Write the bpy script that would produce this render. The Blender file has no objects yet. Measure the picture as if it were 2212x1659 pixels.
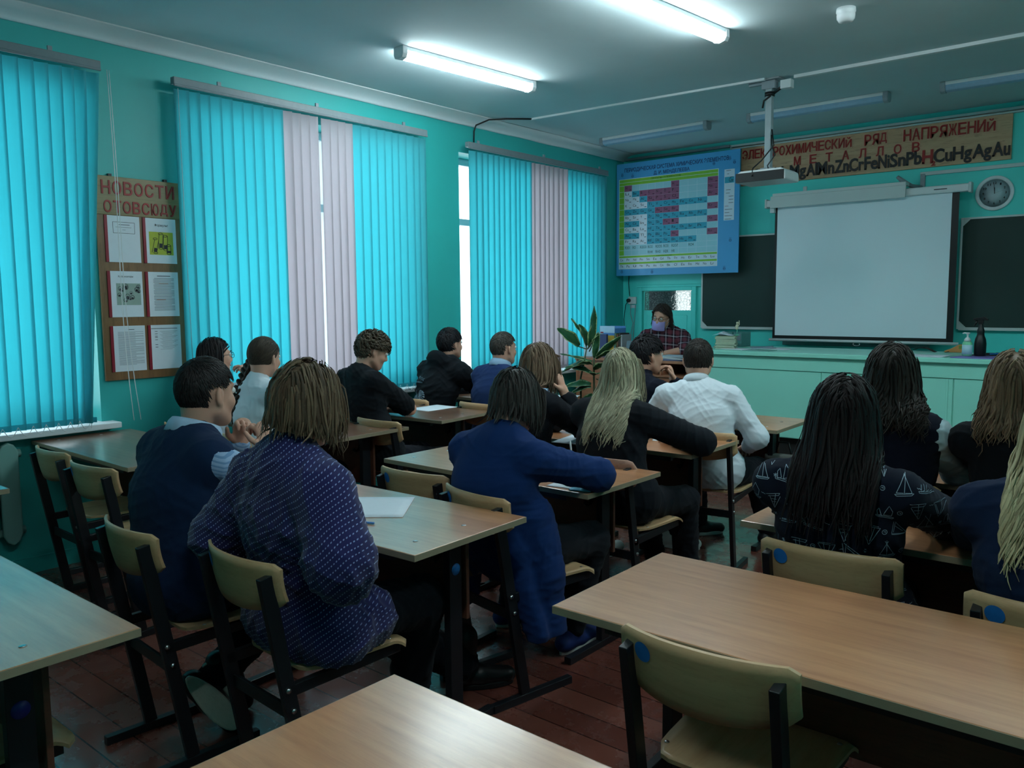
import bpy, math, random
import numpy as np
from mathutils import Vector, Matrix, noise as mnoise
S = bpy.context.scene
COL = S.collection
PI = math.pi
# ---------------------------------------------------------------- camera
F_PX, YAW, PITCH, ROLL = 1776.1, 0.69722, 0.100126, 0.008092
CAMZ = 1.51
def cam_axes():
    f = Vector((-math.sin(YAW)*math.cos(PITCH), math.cos(YAW)*math.cos(PITCH), -math.sin(PITCH)))
    r = Vector((math.cos(YAW), math.sin(YAW), 0)); d = f.cross(r)
    c, s = math.cos(ROLL), math.sin(ROLL)
    return (c*r+s*d), (-s*r+c*d), f
R_, D_, F_ = cam_axes()
cd = bpy.data.cameras.new('camera'); cam = bpy.data.objects.new('camera', cd); COL.objects.link(cam)
M = Matrix((R_, -D_, -F_)).transposed().to_4x4(); M.translation = (0, 0, CAMZ)
cam.matrix_world = M
cd.sensor_width = 36; cd.lens = F_PX/2212*36; cd.clip_start = .05
S.camera = cam
# ---------------------------------------------------------------- world, exposure
W = bpy.data.worlds.new('overcast_sky'); S.world = W; W.use_nodes = True
bg = W.node_tree.nodes['Background']; bg.inputs[0].default_value = (.80, .93, 1.0, 1); bg.inputs[1].default_value = 2.75
S.view_settings.view_transform = 'Standard'; S.view_settings.look = 'None'
S.view_settings.exposure = 0.38; S.view_settings.gamma = 1.0; S.view_settings.use_curve_mapping = False
LAMP_STRENGTH = 42.0
XL, YF, ZC = -5.014, 7.95, 3.10      # window wall, front wall, ceiling
XR, YB = 1.35, -1.25                 # walls behind / beside the photographer
def portal(y0, y1, z0, z1):
    l = bpy.data.lights.new('window_daylight', 'AREA'); l.shape = 'RECTANGLE'; l.size = z1-z0; l.size_y = y1-y0
    l.cycles.is_portal = True
    o = bpy.data.objects.new('window_daylight', l); COL.objects.link(o)
    o.location = (XL-.40, (y0+y1)/2, (z0+z1)/2); o.rotation_euler = (0, -PI/2, 0)
WINS = [(.15, 2.16), (2.74, 4.70), (5.29, 7.33)]
WZ0, WZ1 = .815, 2.80
for w in WINS: portal(w[0], w[1], WZ0, WZ1)

# ---------------------------------------------------------------- materials
def lin(c):
    c = c/255
    return c/12.92 if c <= .04045 else ((c+.055)/1.055)**2.4
def rgb(r, g, b): return (lin(r), lin(g), lin(b), 1)
MATS = {}
class NT:
    def __init__(s, name):
        s.m = bpy.data.materials.new(name); s.m.use_nodes = True; s.t = s.m.node_tree
        s.b = s.t.nodes['Principled BSDF']; s.out = s.t.nodes['Material Output']
    def n(s, typ, **kw):
        x = s.t.nodes.new(typ)
        for k, v in kw.items(): setattr(x, k, v)
        return x
    def l(s, a, b): s.t.links.new(a, b)
    def math(s, op, a, b=None, c=None):
        x = s.n('ShaderNodeMath', operation=op)
        for i, v in enumerate((a, b, c)):
            if v is None: continue
            if isinstance(v, (int, float)): x.inputs[i].default_value = v
            else: s.l(v, x.inputs[i])
        return x.outputs[0]
    def coord(s, scale=(1, 1, 1), kind='Object', rot=(0, 0, 0)):
        c = s.n('ShaderNodeTexCoord'); m = s.n('ShaderNodeMapping')
        m.inputs['Scale'].default_value = scale; m.inputs['Rotation'].default_value = rot
        s.l(c.outputs[kind], m.inputs[0]); return m.outputs[0]
    def noise(s, vec, scale=5, detail=4, rough=.55):
        x = s.n('ShaderNodeTexNoise'); x.inputs['Scale'].default_value = scale
        x.inputs['Detail'].default_value = detail; x.inputs['Roughness'].default_value = rough
        s.l(vec, x.inputs['Vector']); return x.outputs['Fac']
    def mix(s, fac, a, b):
        x = s.n('ShaderNodeMix', data_type='RGBA')
        if isinstance(fac, (int, float)): x.inputs[0].default_value = fac
        else: s.l(fac, x.inputs[0])
        for i, v in ((6, a), (7, b)):
            if isinstance(v, tuple): x.inputs[i].default_value = v
            else: s.l(v, x.inputs[i])
        return x.outputs[2]
    def ramp(s, fac, stops):
        x = s.n('ShaderNodeValToRGB'); e = x.color_ramp.elements
        while len(e) < len(stops): e.new(.5)
        for i, (p, c) in enumerate(stops): e[i].position = p; e[i].color = c if isinstance(c, tuple) else (c, c, c, 1)
        s.l(fac, x.inputs[0]); return x.outputs[0]
    def bump(s, h, strength=.3, dist=.002):
        x = s.n('ShaderNodeBump'); x.inputs['Strength'].default_value = strength; x.inputs['Distance'].default_value = dist
        s.l(h, x.inputs['Height']); s.l(x.outputs[0], s.b.inputs['Normal'])
    def col(s, c):
        if isinstance(c, tuple): s.b.inputs['Base Color'].default_value = c
        else: s.l(c, s.b.inputs['Base Color'])
    def set(s, rough=.5, spec=.5, metal=0.):
        s.b.inputs['Roughness'].default_value = rough; s.b.inputs['Specular IOR Level'].default_value = spec
        s.b.inputs['Metallic'].default_value = metal
def mul(c, k): return (c[0]*k, c[1]*k, c[2]*k, 1)
def simple(name, c, rough=.5, spec=.4, metal=0., var=.12, nscale=30, bump=0., bscale=200, bdist=.001):
    if name in MATS: return MATS[name]
    t = NT(name); v = t.coord(); f = t.noise(v, nscale, 3)
    t.col(t.mix(f, mul(c, 1-var), mul(c, 1+var))); t.set(rough, spec, metal)
    if bump: t.bump(t.noise(v, bscale, 2), bump, bdist)
    MATS[name] = t.m; return t.m
def cloth(name, c, rough=.9, var=.10, weave=900, bump=.25):
    if name in MATS: return MATS[name]
    t = NT(name); v = t.coord(); f = t.noise(v, 14, 4)
    t.col(t.mix(f, mul(c, 1-var), mul(c, 1+var))); t.set(rough, .15)
    t.b.inputs['Sheen Weight'].default_value = .03; t.b.inputs['Sheen Roughness'].default_value = .6
    t.bump(t.noise(v, weave*.35, 2), bump, .001); MATS[name] = t.m; return t.m
def emis(name, c, k):
    t = NT(name); t.b.inputs['Emission Color'].default_value = c; t.b.inputs['Emission Strength'].default_value = k
    t.col((.8, .8, .8, 1)); t.noise(t.coord(), 3); return t.m
def wood(name, c1, c2, rough=.3, axis='x', scale=1., spec=.5, streak=1.):
    t = NT(name); sc = {'x': (1.2, 14, 14), 'y': (14, 1.2, 14), 'z': (14, 14, 1.2)}[axis]
    v = t.coord(tuple(k*scale for k in sc)); g = t.noise(v, 2.2, 6, .62)
    v2 = t.coord(tuple(k*scale*.35 for k in sc)); g2 = t.noise(v2, 1.7, 3)
    fine = t.noise(t.coord(tuple(k*scale*4 for k in sc)), 3, 2)
    c = t.ramp(t.math('ADD', t.math('MULTIPLY', g, .62), t.math('MULTIPLY', g2, .38)), [(.34, c1), (.5, mul(tuple((a+b)/2 for a, b in zip(c1, c2)), 1.)), (.66, c2)])
    c = t.mix(t.math('MULTIPLY', t.math('LESS_THAN', fine, .40), .30*streak), c, mul(c1, .55))
    t.col(c); t.set(rough, spec); t.bump(fine, .05, .0005); return t.m

MT = dict(
 wall=None, ceil=None, floor=None)
def mk_paint(name, c, rough=.5, mott=.10):
    t = NT(name); v = t.coord(); f = t.noise(v, 2.5, 5, .6); f2 = t.noise(v, 40, 3)
    t.col(t.mix(f, mul(c, 1-mott), mul(c, 1+mott))); t.set(rough, .4); t.bump(t.math('ADD', f, t.math('MULTIPLY', f2, .25)), .25, .004); return t.m
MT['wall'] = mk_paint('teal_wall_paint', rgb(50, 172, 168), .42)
MT['wallf_lit'] = mk_paint('front_wall_lit_teal', rgb(78, 222, 214), .42)  # same wall teal, its colour lightened to stand in for brighter front light
MT['counter'] = mk_paint('mint_oil_paint', rgb(148, 224, 206), .38, .06)
MT['ceil'] = mk_paint('ceiling_whitewash', rgb(194, 210, 214), .8, .07)
MT['cornice'] = mk_paint('cornice_whitewash', rgb(214, 220, 224), .8, .05)
MT['white_trim'] = mk_paint('white_trim_paint', rgb(200, 208, 208), .45, .04)
def mk_floor():
    t = NT('worn_red_floor_paint'); v = t.coord(); sp = t.n('ShaderNodeSeparateXYZ'); t.l(v, sp.inputs[0])
    yb = t.math('DIVIDE', sp.outputs[1], .125); fr = t.math('FRACT', yb); idx = t.math('FLOOR', yb)
    wn = t.n('ShaderNodeTexWhiteNoise', noise_dimensions='1D'); t.l(idx, wn.inputs['W'])
    gap = t.math('LESS_THAN', t.math('ABSOLUTE', t.math('SUBTRACT', fr, .5)), .478)
    base = t.mix(wn.outputs[0], rgb(100, 54, 45), rgb(118, 68, 56))
    big = t.noise(v, 3.2, 6, .65); scr = t.noise(t.coord((2, 9, 1)), 6, 5, .7); scr2 = t.noise(t.coord((7, 2.2, 1), rot=(0, 0, .5)), 7, 4, .7)
    wear = t.ramp(t.math('MULTIPLY', big, t.math('MAXIMUM', scr, scr2)), [(.36, 0.), (.50, 1.)])
    c = t.mix(t.math('MULTIPLY', wear, .38), base, rgb(140, 112, 102))
    c = t.mix(t.math('SUBTRACT', 1., gap), c, rgb(48, 20, 16)); t.col(c)
    rg = t.ramp(t.noise(v, 5, 5, .7), [(.35, .14), (.7, .42)]); t.l(rg, t.b.inputs['Roughness'])
    t.b.inputs['Specular IOR Level'].default_value = .45; t.b.inputs['Coat Weight'].default_value = .4; t.b.inputs['Coat Roughness'].default_value = .12
    h = t.math('ADD', t.math('MULTIPLY', gap, .5), t.math('MULTIPLY', t.noise(v, 22, 5, .65), .6)); t.bump(h, .40, .003); return t.m
MT['floor'] = mk_floor()
MT['desk'] = wood('beech_laminate', rgb(174, 112, 72), rgb(212, 150, 104), .22, 'x', 1, .7, .3)
MT['deskdark'] = wood('walnut_laminate', rgb(112, 76, 58), rgb(150, 106, 80), .22, 'x', 1, .7, .3)
for k_ in ('desk', 'deskdark'):
    b_ = MT[k_].node_tree.nodes['Principled BSDF']; b_.inputs['Coat Weight'].default_value = 1.; b_.inputs['Coat Roughness'].default_value = .22; b_.inputs['Roughness'].default_value = .34; b_.inputs['Specular IOR Level'].default_value = .5; b_.inputs['Coat IOR'].default_value = 1.6
    for n_ in list(MT[k_].node_tree.nodes):
        if n_.type == 'BUMP': MT[k_].node_tree.nodes.remove(n_)
MT['panel'] = wood('brown_panel_laminate', rgb(88, 52, 40), rgb(108, 66, 50), .40, 'x')
MT['edge'] = simple('desk_edge_band', rgb(150, 136, 112), .5)
MT['ply'] = wood('birch_plywood', rgb(184, 144, 102), rgb(210, 172, 130), .42, 'x', .8, .4, .4)
MT['plyedge'] = simple('plywood_edge', rgb(206, 190, 158), .5)
MT['seatply'] = wood('birch_seat_plywood', rgb(182, 144, 104), rgb(208, 174, 134), .34, 'y', .8, .4, .4)
MT['pinkply'] = wood('pinkish_plywood', rgb(166, 120, 104), rgb(190, 144, 124), .42, 'x', .8)
MT['steel'] = simple('black_steel_tube', rgb(24, 27, 32), .38, .5, 0, .2)
MT['sticker'] = simple('blue_sticker', rgb(38, 120, 196), .45)
MT['darksticker'] = simple('navy_sticker', rgb(24, 34, 110), .5)
MT['metal'] = simple('bright_metal', rgb(190, 190, 190), .3, .5, 1.)
MT['paper'] = simple('white_paper', rgb(222, 228, 236), .7, .3, 0, .03)
MT['white'] = simple('white_plastic', rgb(214, 218, 220), .35, .5, 0, .03)
MT['grey'] = simple('grey_plastic', rgb(140, 150, 156), .4)
MT['black'] = simple('black_plastic', rgb(16, 18, 20), .4)
MT['ink'] = simple('black_print_ink', rgb(30, 32, 40), .6)
MT['greyink'] = simple('grey_print_ink', rgb(120, 128, 138), .7)
MT['red'] = simple('red_letter_paint', rgb(150, 26, 22), .45, .4, 0, .25, 18)
MT['redfade'] = simple('faded_red_letter_paint', rgb(150, 88, 84), .5, .4, 0, .25, 18)
MT['blackletter'] = simple('black_letter_paint', rgb(22, 22, 24), .4)
MT['letterrim'] = simple('pale_letter_rim', rgb(206, 160, 132), .5)
MT['redspine'] = simple('red_binder_spine', rgb(142, 20, 40), .4)
MT['signwood'] = wood('pale_plank_board', rgb(176, 138, 106), rgb(208, 172, 138), .5, 'x', .55, .3, 1.4)
MT['noticewood'] = wood('brown_varnished_board', rgb(116, 78, 46), rgb(140, 98, 60), .35, 'z', .7)
MT['headwood'] = wood('olive_plywood_header', rgb(116, 98, 58), rgb(146, 124, 78), .4, 'y', .5)
MT['rail_shaded'] = simple('shaded_blind_rail', rgb(122, 136, 142), .4)  # blind rail greyed in its colour for the shade it hangs in
MT['chalk'] = simple('green_chalkboard', rgb(22, 52, 48), .55, .4, 0, .16, 3)
MT['screen'] = simple('projection_cloth', rgb(226, 238, 246), .75, .2, 0, .02, 2)
MT['radiator'] = mk_paint('radiator_paint', rgb(120, 168, 160), .4, .05)
MT['orangewood'] = wood('orange_veneer', rgb(150, 98, 72), rgb(180, 122, 92), .35, 'x')
def mk_slat(name, c, tr):
    t = NT(name); t.t.nodes.remove(t.b)
    v = t.coord((60, 60, 1)); f = t.noise(v, 6, 3); cm = t.mix(f, mul(c, .96), mul(c, 1.04))
    tl = t.n('ShaderNodeBsdfTranslucent'); df = t.n('ShaderNodeBsdfDiffuse'); mx = t.n('ShaderNodeMixShader')
    t.l(cm, tl.inputs[0]); t.l(cm, df.inputs[0]); mx.inputs[0].default_value = tr
    t.l(df.outputs[0], mx.inputs[1]); t.l(tl.outputs[0], mx.inputs[2]); t.l(mx.outputs[0], t.out.inputs[0]); return t.m
MT['slat'] = mk_slat('teal_blind_fabric', (.19, .70, .76, 1), .74)
MT['slatw'] = mk_slat('white_blind_fabric', (.66, .62, .66, 1), .60)
def mk_glass():
    t = NT('window_glass'); t.t.nodes.remove(t.b); a = t.n('ShaderNodeBsdfTransparent'); g = t.n('ShaderNodeBsdfGlossy'); g.inputs['Roughness'].default_value = .02
    mx = t.n('ShaderNodeMixShader'); mx.inputs[0].default_value = .06; t.l(a.outputs[0], mx.inputs[1]); t.l(g.outputs[0], mx.inputs[2]); t.l(mx.outputs[0], t.out.inputs[0]); return t.m
MT['glass'] = mk_glass()
MT['tube'] = emis('lit_lamp_diffuser', (.80, .97, 1, 1), LAMP_STRENGTH)

# ---------------------------------------------------------------- object helpers
def link(o): COL.objects.link(o); return o
def tag(o, label=None, cat=None, group=None, kind=None):
    if label: o['label'] = label
    if cat: o['category'] = cat
    if group: o['group'] = group
    if kind: o['kind'] = kind
    return o
def thing(name, label, cat, loc=(0, 0, 0), rz=0., group=None):
    o = link(bpy.data.objects.new(name, None)); o.location = loc; o.rotation_euler = (0, 0, rz); o.empty_display_size = .1
    return tag(o, label, cat, group)
def copy_tree(o, parent=None):
    c = link(o.copy()); c.parent = parent
    for ch in list(o.children): copy_tree(ch, c)
    return c
class MB:
    """collects shapes into one mesh"""
    def __init__(s): s.v = []; s.f = []; s.mi = []; s.sm = []; s.cur = 0; s.smooth = False
    def add(s, vs, fs, mi=None, sm=None):
        b = len(s.v); s.v += [tuple(p) for p in vs]
        for f in fs: s.f.append(tuple(i+b for i in f)); s.mi.append(s.cur if mi is None else mi); s.sm.append(s.smooth if sm is None else sm)
        return s
    def box(s, c, d, rot=None, mi=None):
        x, y, z = d[0]/2, d[1]/2, d[2]/2; c = Vector(c)
        vs = [Vector(p) for p in ((-x, -y, -z), (x, -y, -z), (x, y, -z), (-x, y, -z), (-x, -y, z), (x, -y, z), (x, y, z), (-x, y, z))]
        if rot is not None: vs = [rot @ p for p in vs]
        return s.add([c+p for p in vs], [(0, 3, 2, 1), (4, 5, 6, 7), (0, 1, 5, 4), (1, 2, 6, 5), (2, 3, 7, 6), (3, 0, 4, 7)], mi, False)
    def bar(s, a, b, w, h, up=(0, 0, 1), mi=None):
        """box beam from a to b; w across, h along up"""
        a, b = Vector(a), Vector(b); d = (b-a).normalized(); up = Vector(up); r = d.cross(up)
        if r.length < 1e-4: r = d.cross(Vector((1, 0, 0)))
        r.normalize(); u = r.cross(d); vs = []
        for p in (a, b):
            for (i, j) in ((-1, -1), (1, -1), (1, 1), (-1, 1)): vs.append(p+r*i*w/2+u*j*h/2)
        return s.add(vs, [(3, 2, 1, 0), (4, 5, 6, 7), (0, 1, 5, 4), (1, 2, 6, 5), (2, 3, 7, 6), (3, 0, 4, 7)], mi, False)
    def tube(s, pts, r, n=10, cap=True, mi=None, flat=1., closed=False):
        pts = [Vector(p) for p in pts]; m = len(pts); rs = r if isinstance(r, (list, tuple)) else [r]*m
        vs = []; pr = None
        for i, p in enumerate(pts):
            d = (pts[min(i+1, m-1)]-pts[max(i-1, 0)]).normalized()
            if pr is None:
                pr = d.cross(Vector((0, 0, 1)))
                if pr.length < 1e-3: pr = Vector((1, 0, 0))
            pr = (pr-d*pr.dot(d)).normalized(); q = d.cross(pr)
            for k in range(n):
                a = 2*PI*k/n; vs.append(p+pr*math.cos(a)*rs[i]+q*math.sin(a)*rs[i]*flat)
        fs = [(i*n+k, i*n+(k+1) % n, (i+1)*n+(k+1) % n, (i+1)*n+k) for i in range(m-1) for k in range(n)]
        if cap: fs += [tuple(range(n-1, -1, -1)), tuple((m-1)*n+k for k in range(n))]
        return s.add(vs, fs, mi, True)
    def lathe(s, prof, c=(0, 0, 0), n=24, mi=None, sx=1., sy=1., rot=None, caps=True):
        c = Vector(c); vs = []; m = len(prof)
        for (r, z) in prof:
            for k in range(n):
                a = 2*PI*k/n; p = Vector((r*math.cos(a)*sx, r*math.sin(a)*sy, z)); vs.append(c+(rot @ p if rot is not None else p))
        fs = [(i*n+k, i*n+(k+1) % n, (i+1)*n+(k+1) % n, (i+1)*n+k) for i in range(m-1) for k in range(n)]
        if caps and prof[0][0] > 1e-5: fs.append(tuple(range(n-1, -1, -1)))
        if caps and prof[-1][0] > 1e-5: fs.append(tuple((m-1)*n+k for k in range(n)))
        return s.add(vs, fs, mi, True)
    def ball(s, c, r, n=16, mi=None, rot=None):
        r = (r, r, r) if isinstance(r, (int, float)) else r
        prof = [(math.sin(PI*i/(n//2)), -math.cos(PI*i/(n//2))) for i in range(n//2+1)]; c = Vector(c); vs = []
        for (a, z) in prof:
            for k in range(n):
                t = 2*PI*k/n; p = Vector((a*math.cos(t)*r[0], a*math.sin(t)*r[1], z*r[2])); vs.append(c+(rot @ p if rot is not None else p))
        return s.add(vs, [(i*n+k, i*n+(k+1) % n, (i+1)*n+(k+1) % n, (i+1)*n+k) for i in range(n//2) for k in range(n)], mi, True)
    def prism(s, poly, o, ux, uy, depth, mi=None):
        """polygon in the plane (o,ux,uy) pushed along ux x uy by depth"""
        o, ux, uy = Vector(o), Vector(ux), Vector(uy); nz = ux.cross(uy).normalized(); n = len(poly)
        vs = [o+ux*a+uy*b for a, b in poly]+[o+ux*a+uy*b+nz*depth for a, b in poly]
        return s.add(vs, [tuple(range(n-1, -1, -1)), tuple(range(n, 2*n))]+[(i, (i+1) % n, n+(i+1) % n, n+i) for i in range(n)], mi, False)
    def quad(s, a, b, c, d, mi=None): return s.add([a, b, c, d], [(0, 1, 2, 3)], mi, False)
    def sheet(s, fn, nu, nv, th, mi=None):
        """thick sheet: fn(u,v)->(point, normal)"""
        vs = []
        for side in (0, 1):
            for j in range(nv+1):
                for i in range(nu+1):
                    p, nn = fn(i/nu, j/nv); vs.append(Vector(p)+Vector(nn)*(th if side else 0))
        k = (nu+1)*(nv+1); fs = []; at = lambda i, j, sd: sd*k+j*(nu+1)+i
        for j in range(nv):
            for i in range(nu):
                fs.append((at(i, j, 1), at(i+1, j, 1), at(i+1, j+1, 1), at(i, j+1, 1))); fs.append((at(i, j+1, 0), at(i+1, j+1, 0), at(i+1, j, 0), at(i, j, 0)))
        s.add(vs, fs, mi, True); b = len(s.v)-len(vs); 
        ring = [(i, 0) for i in range(nu)]+[(nu, j) for j in range(nv)]+[(i, nv) for i in range(nu, 0, -1)]+[(0, j) for j in range(nv, 0, -1)]
        for q in range(len(ring)):
            a, c = ring[q], ring[(q+1) % len(ring)]
            s.f.append((b+at(*a, 0), b+at(*c, 0), b+at(*c, 1), b+at(*a, 1))); s.mi.append(s.cur if mi is None else mi); s.sm.append(False)
        return s
    def mesh(s, name, mats):
        me = bpy.data.meshes.new(name); me.from_pydata(s.v, [], s.f)
        for m in (mats if isinstance(mats, (list, tuple)) else [mats]): me.materials.append(m)
        me.polygons.foreach_set('material_index', s.mi); me.polygons.foreach_set('use_smooth', s.sm); me.update(); return me
    def build(s, name, mats, parent=None, bevel=0., label=None, seg=2):
        o = link(bpy.data.objects.new(name, s.mesh(name, mats))); o.parent = parent
        if bevel:
            b = o.modifiers.new('bevel', 'BEVEL'); b.width = bevel; b.segments = seg; b.limit_method = 'ANGLE'; b.angle_limit = .7
        if label: o['label'] = label
        return o
def struct(o): o['kind'] = 'structure'; return o
# ---------------------------------------------------------------- lettering
_tc = {}
def text_geo(body, bold=.0, space=1., extrude=0.):
    key = (body, bold, space, extrude)
    if key in _tc: return _tc[key]
    cu = bpy.data.curves.new('lettering', 'FONT'); cu.body = body; cu.size = 1; cu.offset = bold; cu.space_character = space; cu.extrude = extrude; cu.resolution_u = 3
    o = link(bpy.data.objects.new('lettering', cu)); dg = bpy.context.evaluated_depsgraph_get()
    me = bpy.data.meshes.new_from_object(o.evaluated_get(dg)); v = np.array([tuple(x.co) for x in me.vertices]); f = [tuple(p.vertices) for p in me.polygons]
    bpy.data.objects.remove(o); bpy.data.curves.remove(cu); bpy.data.meshes.remove(me)
    _tc[key] = (v, f); return _tc[key]
def put_text(mb, body, x0, x1, z0, z1, frame, depth=.006, bold=.02, mi=None, space=1.):
    """fit lettering into the box x0..x1, z0..z1 of a plane; frame(x,z,d)->world"""
    v, f = text_geo(body, bold, space, .5)
    mn, mx = v.min(0), v.max(0); u = v.copy()
    u[:, 0] = x0+(v[:, 0]-mn[0])/(mx[0]-mn[0])*(x1-x0); u[:, 1] = z0+(v[:, 1]-mn[1])/max(mx[1]-mn[1], 1e-6)*(z1-z0); u[:, 2] = (v[:, 2]+.5)*depth
    mb.add([frame(*p) for p in u], f, mi, False)
# ================================================================ room shell
def bx(mb, x0, x1, y0, y1, z0, z1, mi=None): mb.box(((x0+x1)/2, (y0+y1)/2, (z0+z1)/2), (x1-x0, y1-y0, z1-z0), None, mi); return mb
m = MB(); bx(m, XL-.4, XR+.2, YB-.2, YF+.2, -.15, 0); struct(m.build('floor', MT['floor']))
m = MB(); bx(m, XL-.4, XR+.2, YB-.2, YF+.2, ZC, ZC+.15); struct(m.build('ceiling', MT['ceil']))
m = MB(); ys = [YB-.2]+[k for w in WINS for k in w]+[YF+.2]
for i in range(0, len(ys), 2): bx(m, XL-.4, XL, ys[i], ys[i+1], 0, ZC)
for w in WINS: bx(m, XL-.4, XL, w[0], w[1], 0, WZ0-.04); bx(m, XL-.4, XL, w[0], w[1], WZ1, ZC)
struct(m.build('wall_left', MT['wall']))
DX0, DX1, DZ0, DZ1 = -4.80, -4.10, .2, 1.652
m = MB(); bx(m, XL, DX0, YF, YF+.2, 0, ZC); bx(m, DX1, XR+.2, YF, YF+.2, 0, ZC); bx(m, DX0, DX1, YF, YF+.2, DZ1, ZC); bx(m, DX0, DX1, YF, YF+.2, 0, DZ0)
struct(m.build('wall_front', MT['wallf_lit']))
m = MB(); bx(m, XR, XR+.2, YB-.2, YF, 0, ZC); struct(m.build('wall_right', MT['wall']))
m = MB(); bx(m, XL, XR, YB-.2, YB, 0, ZC); struct(m.build('wall_back', MT['wall']))
# cove between window wall and ceiling
m = MB(); prof = [(0, 0)]+[(.16*(1-math.cos(a)), .07*math.sin(a)) for a in [PI/2*i/8 for i in range(9)]][1:]
pr = [(XL-.001, 3.035)]+[(XL+.012+.15*(1-math.cos(PI/2*i/8)), 3.035+(ZC-3.035)*math.sin(PI/2*i/8)) for i in range(9)]+[(XL-.001, ZC)]
vs = []; n = len(pr)
NS = 60
for j in range(NS+1):
    y = YB+(YF-YB)*j/NS
    for i, (x, z) in enumerate(pr): vs.append((x, y, z+(.006*mnoise.noise((y*3, 1, 0)) if i < 2 else 0)))
m.add(vs, [(j*n+i, j*n+(i+1) % n, (j+1)*n+(i+1) % n, (j+1)*n+i) for j in range(NS) for i in range(n)], 0, True); o = struct(m.build('trim_1', MT['cornice']))
m = MB(); bx(m, -3.715, XR, 7.88, YF, 3.028, 3.048); bx(m, -3.715, XR, 7.905, YF, 3.008, 3.022); bx(m, -3.72, -3.715, 7.87, YF, 3.004, 3.05); struct(m.build('trim_2', MT['white_trim'], bevel=.003))
m = MB(); bx(m, -4.98, -3.74, 7.90, YF, 3.035, 3.06); struct(m.build('trim_3', MT['grey'], bevel=.003))
m = MB(); bx(m, XL, XL+.015, YB, YF, 0, .09); struct(m.build('baseboard_left', MT['wall']))
m = MB(); bx(m, XL, XR, 6.55, YF, 0, .2); struct(m.build('podium', simple('dark_podium_paint', rgb(58, 34, 30), .5), bevel=.006))
# windows
MT['frame'] = mk_paint('window_frame_paint', rgb(214, 222, 226), .4, .03)
for i, (y0, y1) in enumerate(WINS):
    w = struct(thing('window_%d' % (i+1), None, None, (XL-.25, (y0+y1)/2, WZ0))); h = (y1-y0)/2; H = WZ1-WZ0; m = MB()
    for s in (-1, 1): bx(m, -.05, .03, s*h-.03*(s+1)-(0 if s > 0 else 0), s*h+.03*(1-s), 0, H)
    bx(m, -.05, .03, -h+.06, h-.06, 0, .07); bx(m, -.05, .03, -h+.06, h-.06, H-.06, H)
    for k in (-1/3, 1/3): bx(m, -.045, .025, k*h-.035, k*h+.035, .07, H-.06)
    bx(m, -.045, .025, -h+.06, h-.06, H*.70, H*.70+.06)
    m.build('window_frame', MT['frame'], w, .004)
    m = MB(); bx(m, -.014, -.010, -h+.06, h-.06, .07, H-.06); m.build('pane', MT['glass'], w)
    m = MB(); bx(m, .03, .36, -h-.03, h+.07, -.035, .0); m.build('window_sill', MT['frame'], w, .005)
# front-left storage door with a patterned pane
d = struct(thing('door_1', None, None, (DX0, YF, DZ0))); dw, dh = DX1-DX0, DZ1-DZ0; m = MB()
bx(m, 0, .045, -.03, .1, 0, dh); bx(m, dw-.05, dw, -.03, .1, 0, dh); bx(m, .045, dw-.05, -.03, .1, dh-.04, dh); bx(m, -.02, dw+.06, -.03, 0, dh, dh+.025)
m.build('door_frame', MT['wallf_lit'], d, .004)
m = MB(); bx(m, .055, dw-.06, -.005, .035, .01, 1.20); bx(m, .055, dw-.06, -.005, .035, 1.405, dh-.045)
bx(m, .055, .065, -.005, .035, 1.2, 1.405); bx(m, dw-.07, dw-.06, -.005, .035, 1.2, 1.405)
m.build('door_leaf', MT['wallf_lit'], d, .004)
m = MB(); bx(m, .10, dw-.11, -.012, -.005, .05, 1.15); m.build('door_panel', MT['wallf_lit'], d, .003)
def mk_pattern_glass():
    t = NT('patterned_glass'); v = t.coord((1, 1, 1.6)); vo = t.n('ShaderNodeTexVoronoi', feature='DISTANCE_TO_EDGE'); vo.inputs['Scale'].default_value = 26; t.l(v, vo.inputs[0])
    t.col(t.ramp(vo.outputs['Distance'], [(0, (.22, .25, .26, 1)), (.07, (.9, .95, .95, 1))])); t.set(.12, .5); t.b.inputs['Transmission Weight'].default_value = 1.; t.b.inputs['IOR'].default_value = 1.14
    t.bump(t.ramp(vo.outputs['Distance'], [(0, 0.), (.12, 1.)]), .5, .004); return t.m
m = MB(); bx(m, .065, dw-.07, .006, .012, 1.2, 1.405); m.build('pane', mk_pattern_glass(), d)
m = MB(); bx(m, -1.9, dw+.4, .5, .52, 0.5, 2.2); bx(m, -1.9, dw+.4, .2, .5, .5, .52); bx(m, -1.9, dw+.4, .2, .5, 2.18, 2.2); bx(m, dw+.38, dw+.4, .2, .5, .52, 2.18); bx(m, -1.92, -1.9, .2, .52, .5, 2.2); m.build('storeroom_wall', simple('dim_storeroom_wall', rgb(96, 104, 108), .8), d)
m = MB(); bx(m, dw*.26, dw*.56, .49, .495, 1.12, 1.6); m.build('storeroom_window', emis('storeroom_daylight', (.95, 1, 1, 1), .8), d)

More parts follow.
